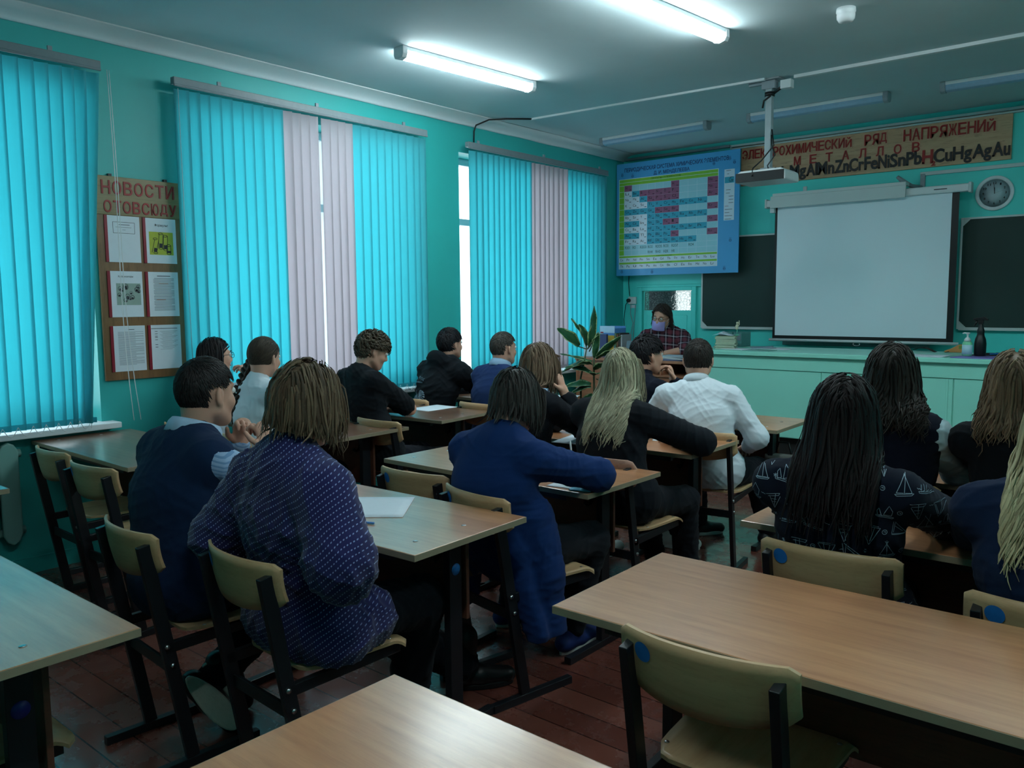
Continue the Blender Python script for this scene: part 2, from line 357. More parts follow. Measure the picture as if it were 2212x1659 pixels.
# ================================================================ vertical blinds
def blind(label, x, y0, y1, ztop, slats, ends, zb):
    """slats: list of (ya, yb, kind)"""
    t = thing('vertical_blind', label, 'window blind', (x, (y0+y1)/2, ztop), 0, 'vertical blinds on the window wall'); c = (y0+y1)/2; m = MB()
    bx(m, -.022, .022, y0-c, y1-c, -.022, .022); bx(m, .012, .026, y0-c, y1-c, -.034, -.02); m.build('headrail', MT['rail_shaded'], t, .004)
    for k in ends:
        m = MB(); bx(m, -.10, .0, k-c-.012, k-c+.012, .022, .028); bx(m, -.006, .006, k-c-.012, k-c+.012, .022, .05); m.build('bracket', MT['grey'], t)
    m = MB(); n = 0
    for sl_ in slats:
        ya, yb, kind, tw, skew = sl_[:5]; drift = sl_[5] if len(sl_) > 5 else 0.
        wd = (yb-ya)+.010; a = tw; ca, sa = math.cos(a), math.sin(a); L = ztop-.045-zb; m = MB(); yc = (ya+yb)/2-c
        def fn(u, v, drift=drift, wd=wd, ca=ca, sa=sa, yc=yc, L=L, skew=skew, n=n):
            s = (u-.5)*wd; bow = -.006*(1-(2*u-1)**2); aa = a+skew*v
            ca2, sa2 = math.cos(aa), math.sin(aa)
            return (s*sa2+bow*ca2+.003*math.sin(n*2.1), yc+s*ca2-bow*sa2+.006*skew*v*10*math.sin(n)+drift*v, -.045-v*L), (1, 0, 0)
        m.sheet(fn, 4, 12, .0006); sl = m.build('slat', MT['slat' if kind == 't' else 'slatw'], t)
        m = MB(); m.box((.001, yc+drift, -.045-L+.018), (.004, wd*.86, .03), Matrix.Rotation(-(a+skew), 3, 'Z')); m.build('bottom_weight', MT['slat' if kind == 't' else 'slatw'], sl)
        n += 1
    m = MB()
    for q0, q1 in zip(slats[:-1], slats[1:]):
        p0, p1 = (q0[0]+q0[1])/2-c+(q0[5] if len(q0) > 5 else 0), (q1[0]+q1[1])/2-c+(q1[5] if len(q1) > 5 else 0); L = ztop-zb
        m.tube([(.006, p0+(p1-p0)*q/6, -L+.02-.05*math.sin(PI*q/6)) for q in range(7)], .0018, 4)
    m.build('bottom_chain', MT['white'], t)
    return t
rnd = random.Random(5)
def slat_run(edges, kind, tw=.20, skew=None): return [(a, b, kind, tw+rnd.uniform(-.05, .05), (skew or 0)+rnd.uniform(-.03, .03)) for a, b in zip(edges[:-1], edges[1:])]
lsp = lambda a, b, n: [a+(b-a)*i/n for i in range(n+1)]
sl1 = slat_run(lsp(.33, 1.78, 19), 't', .22)
sl1 += [(1.78, 1.855, 't', .24, .0, -.01), (1.855, 1.93, 't', .24, .05, -.02), (1.93, 2.0, 't', .24, .1, -.03), (2.0, 2.062, 't', .26, -.45, -.045), (2.064, 2.13, 't', .35, .5, -.045), (2.13, 2.20, 't', .3, .55, -.115)]
B1 = blind('teal vertical blind at the left edge, beside the notice board', -4.90, .30, 2.212, 2.865, sl1, (1.05, 1.95), .83)
sl2 = slat_run([2.661, 2.743, 2.815, 2.888, 2.966, 3.042, 3.124, 3.196, 3.27, 3.35, 3.424], 't', .2)+slat_run([3.424, 3.497, 3.572, 3.646, 3.715], 'w', .2)+slat_run([3.762, 3.828, 3.894, 3.958, 4.028], 'w', .2)+slat_run([4.028, 4.108, 4.188, 4.268, 4.342, 4.416, 4.488, 4.562, 4.642, 4.71, 4.775], 't', .2)
B2 = blind('middle vertical blind, teal with two white bands and a gap between them', -4.90, 2.645, 4.79, 2.868, sl2, (2.96, 3.72, 4.55), .83)
sl3 = slat_run([5.311, 5.388, 5.46, 5.539, 5.613, 5.683, 5.759, 5.837, 5.916, 5.983, 6.064, 6.14], 't', .32)+slat_run([6.145, 6.202, 6.28, 6.352, 6.424, 6.491, 6.573, 6.649, 6.722], 'w', .34)+slat_run([6.735, 6.804, 6.883, 6.955, 7.028, 7.103, 7.178, 7.254, 7.331, 7.41], 't', .32)
B3 = blind('farthest vertical blind, teal with one white band, near the room corner', -4.90, 5.275, 7.435, 2.848, sl3, (5.42, 6.35, 7.3), .84)
# control cords
for nm, yy, lb in (('blind_cord', 2.235, 'white looped blind cord hanging in front of the notice board'),):
    m = MB()
    for k in range(2):
        pts = [(-4.86, yy+.012*k, 2.84)]+[(-4.86+.02*math.sin(q*.6), yy+.012*k+.05*(q/10)**2+.03*k*(q/10)**3, 2.84-2.02*q/10) for q in range(1, 11)]
        m.tube(pts, .0022, 5)
    tag(m.build(nm, MT['white']), lb, 'cord')
m = MB(); m.tube([(-4.87, 2.665, 2.82), (-4.872, 2.67, 2.0), (-4.868, 2.68, .95)], .002, 5); tag(m.build('blind_cord', MT['white']), 'thin white cord hanging at the left end of the middle blind', 'cord')

# ================================================================ radiator
r = thing('radiator', 'pale green cast iron radiator below the left window', 'radiator', (-4.945, 1.17, .2))
for k in range(9):
    m = MB(); y = -.45+k*.112
    m.prism([(-.048, .06), (-.03, .02), (0, 0), (.03, .02), (.05, .06), (.05, .52), (.03, .555), (0, .57), (-.03, .555), (-.05, .52)], (.030, y, 0), (0, 1, 0), (0, 0, 1), -.025)
    bx(m, -.055, .005, y-.022, y+.022, .04, .53)
    m.build('section', MT['radiator'], r, .008)
m = MB(); m.tube([(-.02, -.53, .07), (-.02, .52, .07)], .022, 10); m.tube([(-.02, -.53, .5), (-.02, .52, .5)], .022, 10); m.build('pipe', MT['radiator'], r)

# ================================================================ notice board on the window wall
def wallx(dx): return lambda z_, y_, d=0: (XL+dx+d, z_, y_)
nb = thing('notice_board', 'brown wooden notice board with red Cyrillic heading between the windows', 'notice board', (XL, 2.45, 1.055))
m = MB(); bx(m, .004, .02, -.26, .26, 0, 1.20); m.build('board', MT['noticewood'], nb, .003)
m = MB(); bx(m, .02, .026, -.268, .262, .985, 1.21); m.build('header_panel', MT['headwood'], nb, .002)
m = MB(); fr = lambda x, z, d: (.026+d, x, z)
def letter_row(mb, s, x0, x1, z0, z1, frame, mi=None, depth=.004, wfac=.80, bold=.012):
    n = len(s); w = (x1-x0)/n
    for i, ch in enumerate(s):
        if ch != ' ': put_text(mb, ch, x0+i*w+w*(1-wfac)/2, x0+(i+1)*w-w*(1-wfac)/2, z0, z1, frame, depth, bold, mi)
letter_row(m, 'НОВОСТИ', -.235, .225, 1.105, 1.185, fr, 0); letter_row(m, 'ОТОВСЮДУ', -.225, .235, .998, 1.07, fr, 0)
m.build('heading_letters', MT['red'], nb)
m = MB()
for k in (-.17, .17): m.box((.012, k, 1.215), (.02, .02, .02))
m.build('hanger', MT['black'], nb)
yel = simple('yellow_print', rgb(176, 182, 60), .6); dgr = simple('greenish_print', rgb(150, 170, 160), .6)
names = ['blank white sheet with a small framed text, top left of the notice board', 'white sheet with a yellow picture of test tubes, top right of the notice board', 'white sheet with a grey green picture, middle left of the notice board', 'closely printed sheet with a short heading, middle right of the notice board', 'sheet printed with plain lines, bottom left of the notice board', 'sheet printed as a two-column list, bottom right of the notice board']
for i in range(6):
    cx, cz = (-.115 if i % 2 == 0 else .115), (1.90-.328*(i//2)); w, h = .212, .275
    p = thing('paper_sheet', names[i], 'sheet of paper', (XL+.021, 2.45+cx, cz), 0, 'sheets on the notice board')
    m = MB(); bx(m, 0, .002, -w/2+.018, w/2, -h/2, h/2, 0); q = MB()
    L = lambda ya, yb, z, t=.0028, mi=0: bx(m, .0021, .0026, ya, yb, z-t/2, z+t/2, mi)
    if i == 0:
        for (a, b, c_, e) in ((-.055, .075, .10, .10), (-.055, .075, .035, .035)): L(a, b, c_, .002, 1)
        bx(m, .0021, .0026, -.056, -.054, .035, .10, 1); bx(m, .0021, .0026, .074, .076, .035, .10, 1); L(-.02, .045, .085, .004, 2); L(-.04, .055, .07, .002, 2); L(0, .02, .055, .002, 2)
    elif i == 1:
        put_text(m, 'Формулы!', -.03, .055, .085, .105, lambda x, z, d: (.0021+d, x, z), .0006, .0, 1)
        bx(m, .0021, .0027, -.068, .085, -.085, .055, 3)
        for (y, z, ln, an) in ((-.03, -.03, .085, .25), (.005, .0, .09, .1), (.035, -.01, .085, .05), (.055, -.05, .05, 0)):
            rt = Matrix.Rotation(-an, 3, 'X')
            for k in (-1, 1): m.box((.003, y+k*.013, z), (.0006, .003, ln), rt, 1)
            for e in (-1, 1): m.tube([(.003, y+.013*math.cos(a_), z+e*ln/2+.006*math.sin(a_)) for a_ in [2*PI*k/10 for k in range(11)]], .0016, 4, mi=1)
            m.box((.0029, y, z-ln*.3), (.0004, .022, ln*.28), rt, 1)
    elif i == 2:
        put_text(m, 'Катализаторы', -.04, .05, .098, .112, lambda x, z, d: (.0021+d, x, z), .0006, .0, 1); bx(m, .0021, .0026, -.055, .092, -.065, .065, 4)
        rr = random.Random(2)
        for k in range(16):
            y, z, ra = rr.uniform(-.042, .08), rr.uniform(-.05, .05), rr.uniform(.009, .014); m.tube([(.003, y+ra*math.cos(a_), z+ra*math.sin(a_)) for a_ in [2*PI*q_/12 for q_ in range(13)]], .0012, 4, mi=1 if k % 3 else 2); m.box((.0029, y, z-ra*.4), (.0004, ra, ra*.8), None, 1)
    elif i == 3:
        L(-.03, .055, .112, .004, 1)
        for k in range(30): L(-.055+.006*(k % 5 == 0), .078-.02*(k % 7 == 3), .098-k*.0068, .0024, 2)
        L(-.04, .02, -.033, .004, 5); L(-.02, .04, .065, .004, 5)
    elif i == 4:
        L(.0, .04, .115, .003, 1)
        rr = random.Random(7)
        for k in range(34): L(-.06, .095-.05*(rr.random() < .2), .10-k*.006, .0017, 2)
    else:
        L(-.085, .085, .115, .0032, 1)
        for k in range(16): L(-.03+.008*(k % 3), .085-.012*(k % 4), .098-k*.0075, .0016, 2)
        for k in (0, 2, 4, 5, 7, 11, 13): L(-.062, -.045, .098-k*.0075, .003, 1)
    m.build('sheet', [MT['paper'], MT['ink'], MT['greyink'], yel, dgr, simple('orange_print', rgb(190, 130, 110), .7)], p)
    m = MB(); bx(m, 0, .006, -w/2, -w/2+.018, -h/2, h/2); m.build('binder_spine', MT['redspine'], p, .001)

# ================================================================ ceiling things
def tube_lamp(label, a, b, lit, group):
    a, b = Vector(a), Vector(b); d = b-a; t = thing('tube_light', label, 'ceiling light', ((a.x+b.x)/2, (a.y+b.y)/2, ZC), math.atan2(d.y, d.x), group); L = d.length/2
    m = MB(); bx(m, -L+.01, L-.01, -.045, .045, -.028, 0); m.build('housing', MT['white'], t, .006)
    m = MB(); pr = [(-.042, -.022), (-.044, -.045), (-.034, -.066), (0, -.074), (.034, -.066), (.044, -.045), (.042, -.022)]
    m.prism([(y, z) for y, z in pr], (-L+.035, 0, 0), (0, 1, 0), (0, 0, 1), 2*L-.07); m.build('diffuser', MT['tube'] if lit else simple('unlit_diffuser', rgb(140, 172, 196), .35, .5), t, .006)
    for s in (-1, 1):
        m = MB(); m.prism([(-.048, -.0), (-.049, -.048), (-.037, -.071), (0, -.08), (.037, -.071), (.049, -.048), (.048, 0)], (s*L-(.038 if s > 0 else 0), 0, 0), (0, 1, 0), (0, 0, 1), .038); m.build('end_cap', MT['grey'] if not lit else MT['white'], t, .004)
    return t
tube_lamp('lit tube light above the pupils, left of the two lit ones', (-3.945, 3.63, 0), (-3.852, 4.85, 0), True, 'lit ceiling tube lights')
tube_lamp('lit tube light cut off by the upper edge, right of the two lit ones', (-2.40, 3.49, 0), (-2.285, 4.705, 0), True, 'lit ceiling tube lights')
tube_lamp('unlit tube light near the front wall, leftmost of three', (-4.65, 6.965, 0), (-3.48, 6.93, 0), False, 'unlit ceiling tube lights')
tube_lamp('unlit tube light near the front wall, behind the projector pole', (-3.108, 6.92, 0), (-1.955, 6.915, 0), False, 'unlit ceiling tube lights')
tube_lamp('unlit tube light near the front wall, rightmost, running out of view', (-1.59, 6.90, 0), (-.40, 6.92, 0), False, 'unlit ceiling tube lights')
for lb, x, y in (('lit tube light over the right desk row, out of view', -.62, 4.15), ('lit tube light by the right wall, out of view', .85, 4.15), ('lit tube light above the photographer, over the right desk row', -.62, .9)): tube_lamp(lb, (x, y-.6, 0), (x, y+.6, 0), True, 'lit ceiling tube lights')  # unseen tubes added as fill to brighten surfaces facing the camera
m = MB(); m.lathe([(.05, 0), (.052, -.02), (.047, -.03), (.049, -.034), (.047, -.055), (.036, -.072), (.02, -.075), (0, -.075)], (0, 0, 0), 28); o = tag(m.build('smoke_detector', MT['white']), 'round white smoke detector on the ceiling', 'smoke detector'); o.location = (-1.60, 4.80, ZC)
m = MB(); bx(m, 0, 2.08, -.012, .012, -.016, 0); o = tag(m.build('cable_duct', MT['white']), 'white cable duct on the ceiling left of the projector mount', 'cable duct'); o.location = (-4.60, 5.78, ZC); o.rotation_euler = (0, 0, .05)
m = MB(); bx(m, 0, 3.7, -.018, .018, -.022, 0); o = tag(m.build('cable_duct', MT['white']), 'white cable duct on the ceiling right of the projector mount', 'cable duct'); o.location = (-2.33, 5.955, ZC)
m = MB(); m.tube([(-4.97, 5.44, 2.87), (-4.965, 5.44, 2.99), (-4.95, 5.45, 3.04), (-4.86, 5.52, 3.085), (-4.75, 5.62, 3.092), (-4.58, 5.78, 3.092)], .007, 6); tag(m.build('power_cable', MT['black']), 'dark cable from the ceiling down to the far blind', 'cable')
# projector and its mount
p = thing('projector', 'white ceiling projector hanging on a grey pole', 'projector', (-2.51, 5.95, ZC))
m = MB(); bx(m, -.09, .09, -.06, .06, -.012, 0); bx(m, -.05, .05, -.035, .035, -.07, -.012); bx(m, -.16, -.05, -.015, .015, -.03, 0); m.build('mount_plate', MT['grey'], p, .004)
m = MB(); bx(m, -.024, .024, -.024, .024, -.64, -.06); m.build('pole', simple('grey_pole_paint', rgb(150, 164, 168), .4), p, .004)
m = MB(); m.lathe([(.036, 0), (.036, .03)], (0, 0, -.12), 16); m.tube([(.03, 0, -.10), (.09, -.01, -.07), (.14, 0, -.03)], .012, 8); m.tube([(.02, -.025, -.12), (-.03, -.03, -.15), (-.04, -.03, -.2)], .007, 6); m.build('cable_coil', MT['black'], p)
m = MB()
m.tube([(.03, -.028, -.40), (.035, -.03, -.47), (.07, -.05, -.55), (.02, -.06, -.62), (.03, -.06, -.66)], .005, 6); m.tube([(.03, -.02, -.36), (.06, -.05, -.48), (-.02, -.07, -.58), (-.06, -.13, -.64), (-.05, -.17, -.70)], .005, 6); m.build('cable', MT['black'], p)
m = MB(); m.prism([(-.19, -.07), (.19, -.07), (.185, -.005), (.15, .015), (-.15, .015), (-.185, -.005)], (0, .12, -.67), (1, 0, 0), (0, 0, 1), .27); b = m.build('projector_body', MT['white'], p, .012)
m = MB(); bx(m, -.18, .18, -.160, -.148, -.738, -.672); m.build('rear_panel', MT['black'], p)
m = MB(); m.lathe([(.03, 0), (.03, .03), (.024, .03), (0, .03)], (-.08, .12, -.70), 16, rot=Matrix.Rotation(-PI/2, 3, 'X')); m.build('lens', MT['black'], p)
m = MB(); bx(m, -.045, .045, -.04, .04, -.66, -.63); m.build('mount_bracket', MT['grey'], p, .003)
m = MB(); bx(m, -.04, .04, -.03, .03, -.06, 0); o = tag(m.build('socket_box', MT['white'], None, .004), 'small white socket box on the ceiling beside the projector mount', 'socket'); o.location = (-2.385, 5.955, ZC-.0225)

# ================================================================ front wall
YS = 7.93
fw = lambda y0: (lambda x, z, d=0: (x, y0-d, z))
sg = thing('wall_sign', 'long wooden sign with red Cyrillic title and black element symbols', 'sign', (-2.45, YF, 2.64))
sx, sz = -2.45, 2.64
m = MB(); bx(m, -3.626-sx, -1.277-sx, -.022, 0, 0, .388); m.build('board', MT['signwood'], sg, .003)
fs = lambda x, z, d: (x-sx, -.022-d, z-sz)
rim = MB(); t1 = MB(); t2 = MB(); t3 = MB()
def row(mb, s, x0, x1, z0, z1, mi=0, rimmed=True, wf=.86):
    letter_row(mb, s, x0, x1, z0, z1, fs, mi, .009, wf, .012)
    if rimmed: letter_row(rim, s, x0-.006, x1+.006, z0-.007, z1+.007, fs, 0, .003, wf+.06, .016)
t1b = MB(); t1c = MB(); row(t1, 'ЭЛЕКТРОХИМИЧЕСКИЙ', -3.615, -2.55, 2.895, 2.985); row(t1b, 'РЯД', -2.445, -2.245, 2.89, 2.985); row(t1c, 'НАПРЯЖЕНИЙ', -2.115, -1.395, 2.885, 2.985)
row(t2, 'МЕТАЛЛОВ', -3.13, -1.93, 2.785, 2.868, 0, True, .42)
[q.build('title_letters', MT['red'], sg) for q in (t1, t1b, t1c)]; t2.build('subtitle_letters', MT['red'], sg)
sym = [('Li', -3.622, -3.49), ('K', -3.475, -3.40), ('Ca', -3.385, -3.235), ('Na', -3.215, -3.065), ('Mg', -3.05, -2.88), ('Al', -2.862, -2.745), ('Mn', -2.73, -2.555), ('Zn', -2.535, -2.40), ('Cr', -2.385, -2.245), ('Fe', -2.225, -2.105), ('Ni', -2.09, -1.995), ('Sn', -1.98, -1.835), ('Pb', -1.82, -1.695), ('H', -1.672, -1.60), ('Cu', -1.585, -1.45), ('Hg', -1.435, -1.325)]
sym = [('Li', -3.622, -3.50), ('K', -3.485, -3.42), ('Ca', -3.405, -3.27), ('Na', -3.245, -3.095), ('Mg', -3.07, -2.90), ('Al', -2.88, -2.77), ('Mn', -2.75, -2.575), ('Zn', -2.555, -2.425), ('Cr', -2.405, -2.26), ('Fe', -2.24, -2.12), ('Ni', -2.10, -1.995), ('Sn', -1.98, -1.85), ('Pb', -1.835, -1.72), ('H', -1.70, -1.625), ('Cu', -1.61, -1.505), ('Hg', -1.49, -1.40), ('Ag', -1.385, -1.345+.04), ('Au', -1.30, -1.285)]
xs = np.interp(np.linspace(0, 1, 19), [0, 1], [-3.622, -1.283]); words = ['Li', 'K', 'Ca', 'Na', 'Mg', 'Al', 'Mn', 'Zn', 'Cr', 'Fe', 'Ni', 'Sn', 'Pb', 'H', 'Cu', 'Hg', 'Ag', 'Au']
wid = {'Li': .10, 'K': .08, 'Ca': .15, 'Na': .145, 'Mg': .155, 'Al': .10, 'Mn': .155, 'Zn': .125, 'Cr': .13, 'Fe': .115, 'Ni': .095, 'Sn': .13, 'Pb': .125, 'H': .085, 'Cu': .145, 'Hg': .145, 'Ag': .14, 'Au': .13}
gap = (2.335-sum(wid.values()))/17; x = -3.62
for w_ in words:
    low = any(c in 'gj' for c in w_); z0 = 2.672-(.028 if low else 0); mb = t2r if False else t3
    put_text(t3, w_, x, x+wid[w_], z0, 2.79, fs, .009, .025, 1 if w_ == 'H' else 0)
    if w_ == 'H': put_text(t3, '2', x+wid[w_]-.012, x+wid[w_]+.022, 2.65, 2.69, fs, .009, .03, 1)
    elif w_ != 'Au': put_text(t3, '.', x+wid[w_]+.006, x+wid[w_]+.022, 2.672, 2.688, fs, .009, .02, 0)
    x += wid[w_]+gap
t3.build('symbol_letters', [MT['blackletter'], MT['red']], sg); rim.build('letter_rims', MT['letterrim'], sg)

# periodic table poster
po = thing('poster', 'blue periodic table poster with Cyrillic title near the corner', 'poster', (-4.28, YF, 1.78)); pz, pxo = 1.78, -4.28
m = MB(); bx(m, -5.0-pxo, -3.572-pxo, -.165, -.15, 0, 1.205); m.build('printed_sheet', None or simple('blue_poster_print', rgb(72, 158, 214), .38, .4, 0, .14, 2), po)
for k in (-.55, 0, .55): m = MB(); bx(m, k-.03, k+.03, -.15, 0, .1 if k < .5 else .45, 1.1); m.build('batten', MT['noticewood'], po)
fp = lambda x, z, d: (x-pxo, -.1652-d, z-pz)
m = MB(); put_text(m, 'ПЕРИОДИЧЕСКАЯ СИСТЕМА ХИМИЧЕСКИХ ЭЛЕМЕНТОВ', -4.90, -3.69, 2.882, 2.934, fp, .0006, .015); put_text(m, 'Д. И. МЕНДЕЛЕЕВА', -4.54, -4.12, 2.826, 2.87, fp, .0006, .015)
m.build('title_print', simple('dark_blue_print', rgb(22, 40, 92), .5), po)
cw = {'b': 0, 'g': 1, 'p': 2, 't': 3, 'w': 4, 'e': 5}
tm = [MT['ink'], simple('green_print', rgb(128, 190, 60), .5), simple('plum_print', rgb(142, 84, 116), .5), simple('turquoise_print', rgb(48, 160, 190), .5), simple('pale_print', rgb(206, 222, 236), .5, var=.03), simple('pale_blue_print', rgb(150, 204, 218), .5, var=.03)]
TX0, TX1, TZ0, TZ1 = -4.965, -3.80, 1.855, 2.815
m = MB(); U = lambda u: TX0+(TX1-TX0)*u; V = lambda v: TZ1-(TZ1-TZ0)*v
def cell(u0, u1, v0, v1, k, d=.0008, gapw=.0018): bx(m, U(u0)+gapw-pxo, U(u1)-gapw-pxo, -.1652-d, -.1652, V(v1)+gapw-pz, V(v0)-gapw-pz, cw[k])
bx(m, TX0-.004-pxo, TX1+.004-pxo, -.1655, -.1651, TZ0-.004-pz, TZ1+.004-pz, 4)
cell(0, 1, 0, .035, 'g'); cell(0, 1, .035, .07, 'g')
cu = [0, .055]+[.055+.0815*i for i in range(1, 8)]+[.714, .80, .90, 1.0]
rows = ['peeeeepeeep', 'wtpppppeeep', 'wwtppppeeep', 'wwwttttttte', 'ttttpppeeep', 'wwwttttttte', 'ttwttppeeep', 'wwwttttttte', 'ttwtttpeeep', 'wwwtttttt-e']
syms = ['H.....(H)...He', 'Li Be B C N O F . . . Ne', 'Na Mg Al Si P S Cl . . . Ar', 'K Ca Sc Ti V Cr Mn Fe Co Ni .', 'Cu Zn Ga Ge As Se Br . . . Kr', 'Rb Sr Y Zr Nb Mo Tc Ru Rh Pd .', 'Ag Cd In Sn Sb Te I . . . Xe', 'Cs Ba La Hf Ta W Re Os Ir Pt .', 'Au Hg Tl Pb Bi Po At . . . Rn', 'Fr Ra Ac Rf Db Sg Bh Hs Mt . .']
syms[0] = 'H . . . . . H . . . He'
rh = .0665; v0 = .07
for r_, (rw, sy) in enumerate(zip(rows, syms)):
    va, vb = v0+r_*rh, v0+(r_+1)*rh; cell(0, .055, va, vb, 'g')
    for c_, (k, s_) in enumerate(zip(rw, sy.split())):
        ua, ub = cu[c_+1], cu[c_+2]; cell(ua, ub, va, vb, 'e' if k in 'e-' else k, gapw=.0012 if k in 'we' else .0004)
        if s_ != '.': put_text(m, s_, U(ua+.012), U(ua+.012+.018*len(s_)), V(vb-.026), V(va+.012), lambda x, z, d: (x-pxo, -.1661-d, z-pz), .0004, .0, 0); bx(m, U(ub-.028)-pxo, U(ub-.008)-pxo, -.1663, -.166, V(vb-.012)-pz, V(vb-.018)-pz, 0)
v1 = v0+10*rh
for j, txt in enumerate(('R2O RO R2O3 RO2 R2O5 RO3 R2O7 . RO4 . .', '. . . RH4 RH3 H2R HR . . . .')):
    va, vb = v1+j*.058, v1+(j+1)*.058; cell(0, .055, va, vb, 'g')
    for c_, s_ in enumerate(txt.split()):
        cell(cu[c_+1], cu[c_+2], va, vb, 'e', gapw=.0012)
        if s_ != '.': put_text(m, s_, U(cu[c_+1]+.012), U(cu[c_+1]+.012+.016*len(s_)), V(vb-.015), V(va+.015), lambda x, z, d: (x-pxo, -.1661-d, z-pz), .0004, .0, 0)
for j, (hd, sy) in enumerate((('ЛАНТАНОИДЫ', 'Ce Pr Nd Pm Sm Eu Gd Tb Dy Ho Er Tm Yb Lu'), ('АКТИНОИДЫ', 'Th Pa U Np Pu Am Cm Bk Cf Es Fm Md No Lr'))):
    va = .855+j*.0725; cell(0, 1, va, va+.024, 'g'); put_text(m, hd, U(.40), U(.56), V(va+.019), V(va+.006), lambda x, z, d: (x-pxo, -.1661-d, z-pz), .0004, .0, 0)
    for i, s_ in enumerate(sy.split()): cell(i/14, (i+1)/14, va+.024, va+.0725, 'w', gapw=.0012); put_text(m, s_, U(i/14+.012), U(i/14+.045), V(va+.058), V(va+.032), lambda x, z, d: (x-pxo, -.1661-d, z-pz), .0004, .0, 0)
put_text(m, 'ГРУППЫ ЭЛЕМЕНТОВ', U(.34), U(.64), V(.027), V(.009), lambda x, z, d: (x-pxo, -.1661-d, z-pz), .0004, .0, 0)
# legend strip on the right
bx(m, -3.735-pxo, -3.625-pxo, -.1656, -.1651, 2.30-pz, 2.80-pz, 4); bx(m, -3.73-pxo, -3.63-pxo, -.1659, -.1655, 2.665-pz, 2.725-pz, 3); put_text(m, 'Cs', -3.685, -3.645, 2.675, 2.715, lambda x, z, d: (x-pxo, -.166-d, z-pz), .0004, .0, 0)
for k, (a, b) in enumerate(((.02, .07), (.03, .05), (.06, .09), (.06, .1), (.02, .07), (.02, .06), (.05, .1), (.05, .1), (.05, .1), (.01, .05), (.01, .09), (.01, .06), (.01, .09), (.01, .08))): bx(m, -3.735+a-pxo, -3.735+b-pxo, -.1662, -.1656, (2.785-.032*k-(.06 if k > 3 else 0))-pz, (2.789-.032*k-(.06 if k > 3 else 0))-pz, 0 if k != 9 else 2)
m.build('table_print', tm, po)
m = MB(); rr = random.Random(3)
for (x_, z_) in ((-4.93, 2.86), (-4.80, 2.84), (-3.68, 2.9), (-3.63, 2.86), (-3.85, 2.87), (-4.55, 1.81), (-3.72, 1.82), (-3.66, 2.1), (-4.93, 1.82)):
    for k in range(3): a = rr.uniform(0, 6.28); bx(m, x_-pxo-.012, x_-pxo+.012, -.1656, -.1652, z_-pz-.0015+.012*k, z_-pz+.0015+.012*k)
    m.tube([(x_-pxo+.012*math.cos(a), -.1655, z_-pz+.012*math.sin(a)) for a in [2*PI*k/8 for k in range(9)]], .0018, 4)
m.build('molecule_print', simple('dark_blue_print', rgb(22, 40, 92), .5), po)

# chalkboards
def chalkboard(label, x0, x1, z0, z1, y, tray=False):
    t = thing('chalkboard', label, 'chalkboard', ((x0+x1)/2, y, z0), 0, 'green chalkboards on the front wall'); w, h = (x1-x0)/2, z1-z0
    m = MB(); bx(m, -w, w, -.02, 0, 0, h); m.build('writing_surface', MT['chalk'], t)
    m = MB(); f = .016; bx(m, -w-f, -w, -.026, 0, -f, h+f); bx(m, w, w+f, -.026, 0, -f, h+f); bx(m, -w, w, -.026, 0, h, h+f); bx(m, -w, w, -.032, 0, -f-.01, 0); m.build('frame', MT['white_trim'], t, .002)
    for sx_ in (-1, 1):
        for z_ in (0, h):
            s = 1 if z_ == 0 else -1
            m = MB(); m.prism([(0, 0), (.055, 0), (0, .055)] , (sx_*w, -.021, z_), (-sx_, 0, 0), (0, 0, s), .006); m.build('corner_cap', MT['white_trim'], t)
chalkboard('green chalkboard left of the projection screen', -4.015, -3.19, 1.235, 2.138, YF-.02)
chalkboard('green chalkboard right of the projection screen, below the clock', -1.603, .55, 1.258, 2.170, YF-.02)
t = thing('chalkboard', 'chalkboard hidden behind the projection screen, its lower edge showing', 'chalkboard', (-2.49, YF-.0, 1.065), 0, 'green chalkboards on the front wall')
m = MB(); bx(m, -.655, .655, -.03, -.002, .04, 1.05); m.build('writing_surface', MT['chalk'], t); m = MB(); bx(m, -.66, .66, -.045, -.002, 0, .04); m.build('chalk_ledge', simple('greyish_ledge_paint', rgb(120, 146, 150), .4), t, .003)
# projection screen
t = thing('projection_screen', 'pulled-down white projection screen with black border', 'projection screen', (-2.395, 7.74, 1.11)); 
m = MB(); bx(m, -.87, .87, -.035, .035, 1.275, 1.34); m.build('case', MT['white'], t, .01)
for s in (-1, 1): m = MB(); bx(m, s*.87-.012, s*.87+.012, -.04, .04, 1.265, 1.35); m.build('end_cap', MT['white_trim'], t, .006)
m = MB(); bx(m, .60, .70, -.037, -.034, 1.305, 1.312); m.build('case_label', MT['ink'], t)
m = MB(); bx(m, -.79, .79, -.001, .001, .02, 1.28); m.build('border', MT['black'], t)
m = MB(); bx(m, -.765, .735, -.003, -.001, .055, 1.275); m.build('cloth', MT['screen'], t)
m = MB(); m.tube([(-.82, 0, .012), (.83, 0, .012)], .013, 12); m.build('bottom_bar', MT['white'], t)
m = MB(); m.tube([(.03*math.cos(a), 0, -.012+.014*math.sin(a)) for a in [2*PI*k/14 for k in range(15)]], .002, 6); m.build('pull_loop', MT['white'], t)
t = thing('pelmet_board', 'white pelmet board fixed across the top of the projection screen', 'board', (-2.61, 7.68, 2.37))
m = MB(); m.box((0, 0, .055), (1.20, .012, .11), Matrix.Rotation(-.12, 3, 'X')); m.build('face_board', MT['white_trim'], t, .003); m = MB(); m.box((.01, .05, .12), (1.18, .11, .03)); m.build('top_rail', MT['white_trim'], t, .004)
m = MB(); bx(m, -.61, -.57, .02, .10, -.04, .02); m.build('hook', MT['white'], t)
t = thing('wall_bracket', 'grey bracket arm on the wall above the projection screen', 'bracket', (-1.95, YF, 2.5))
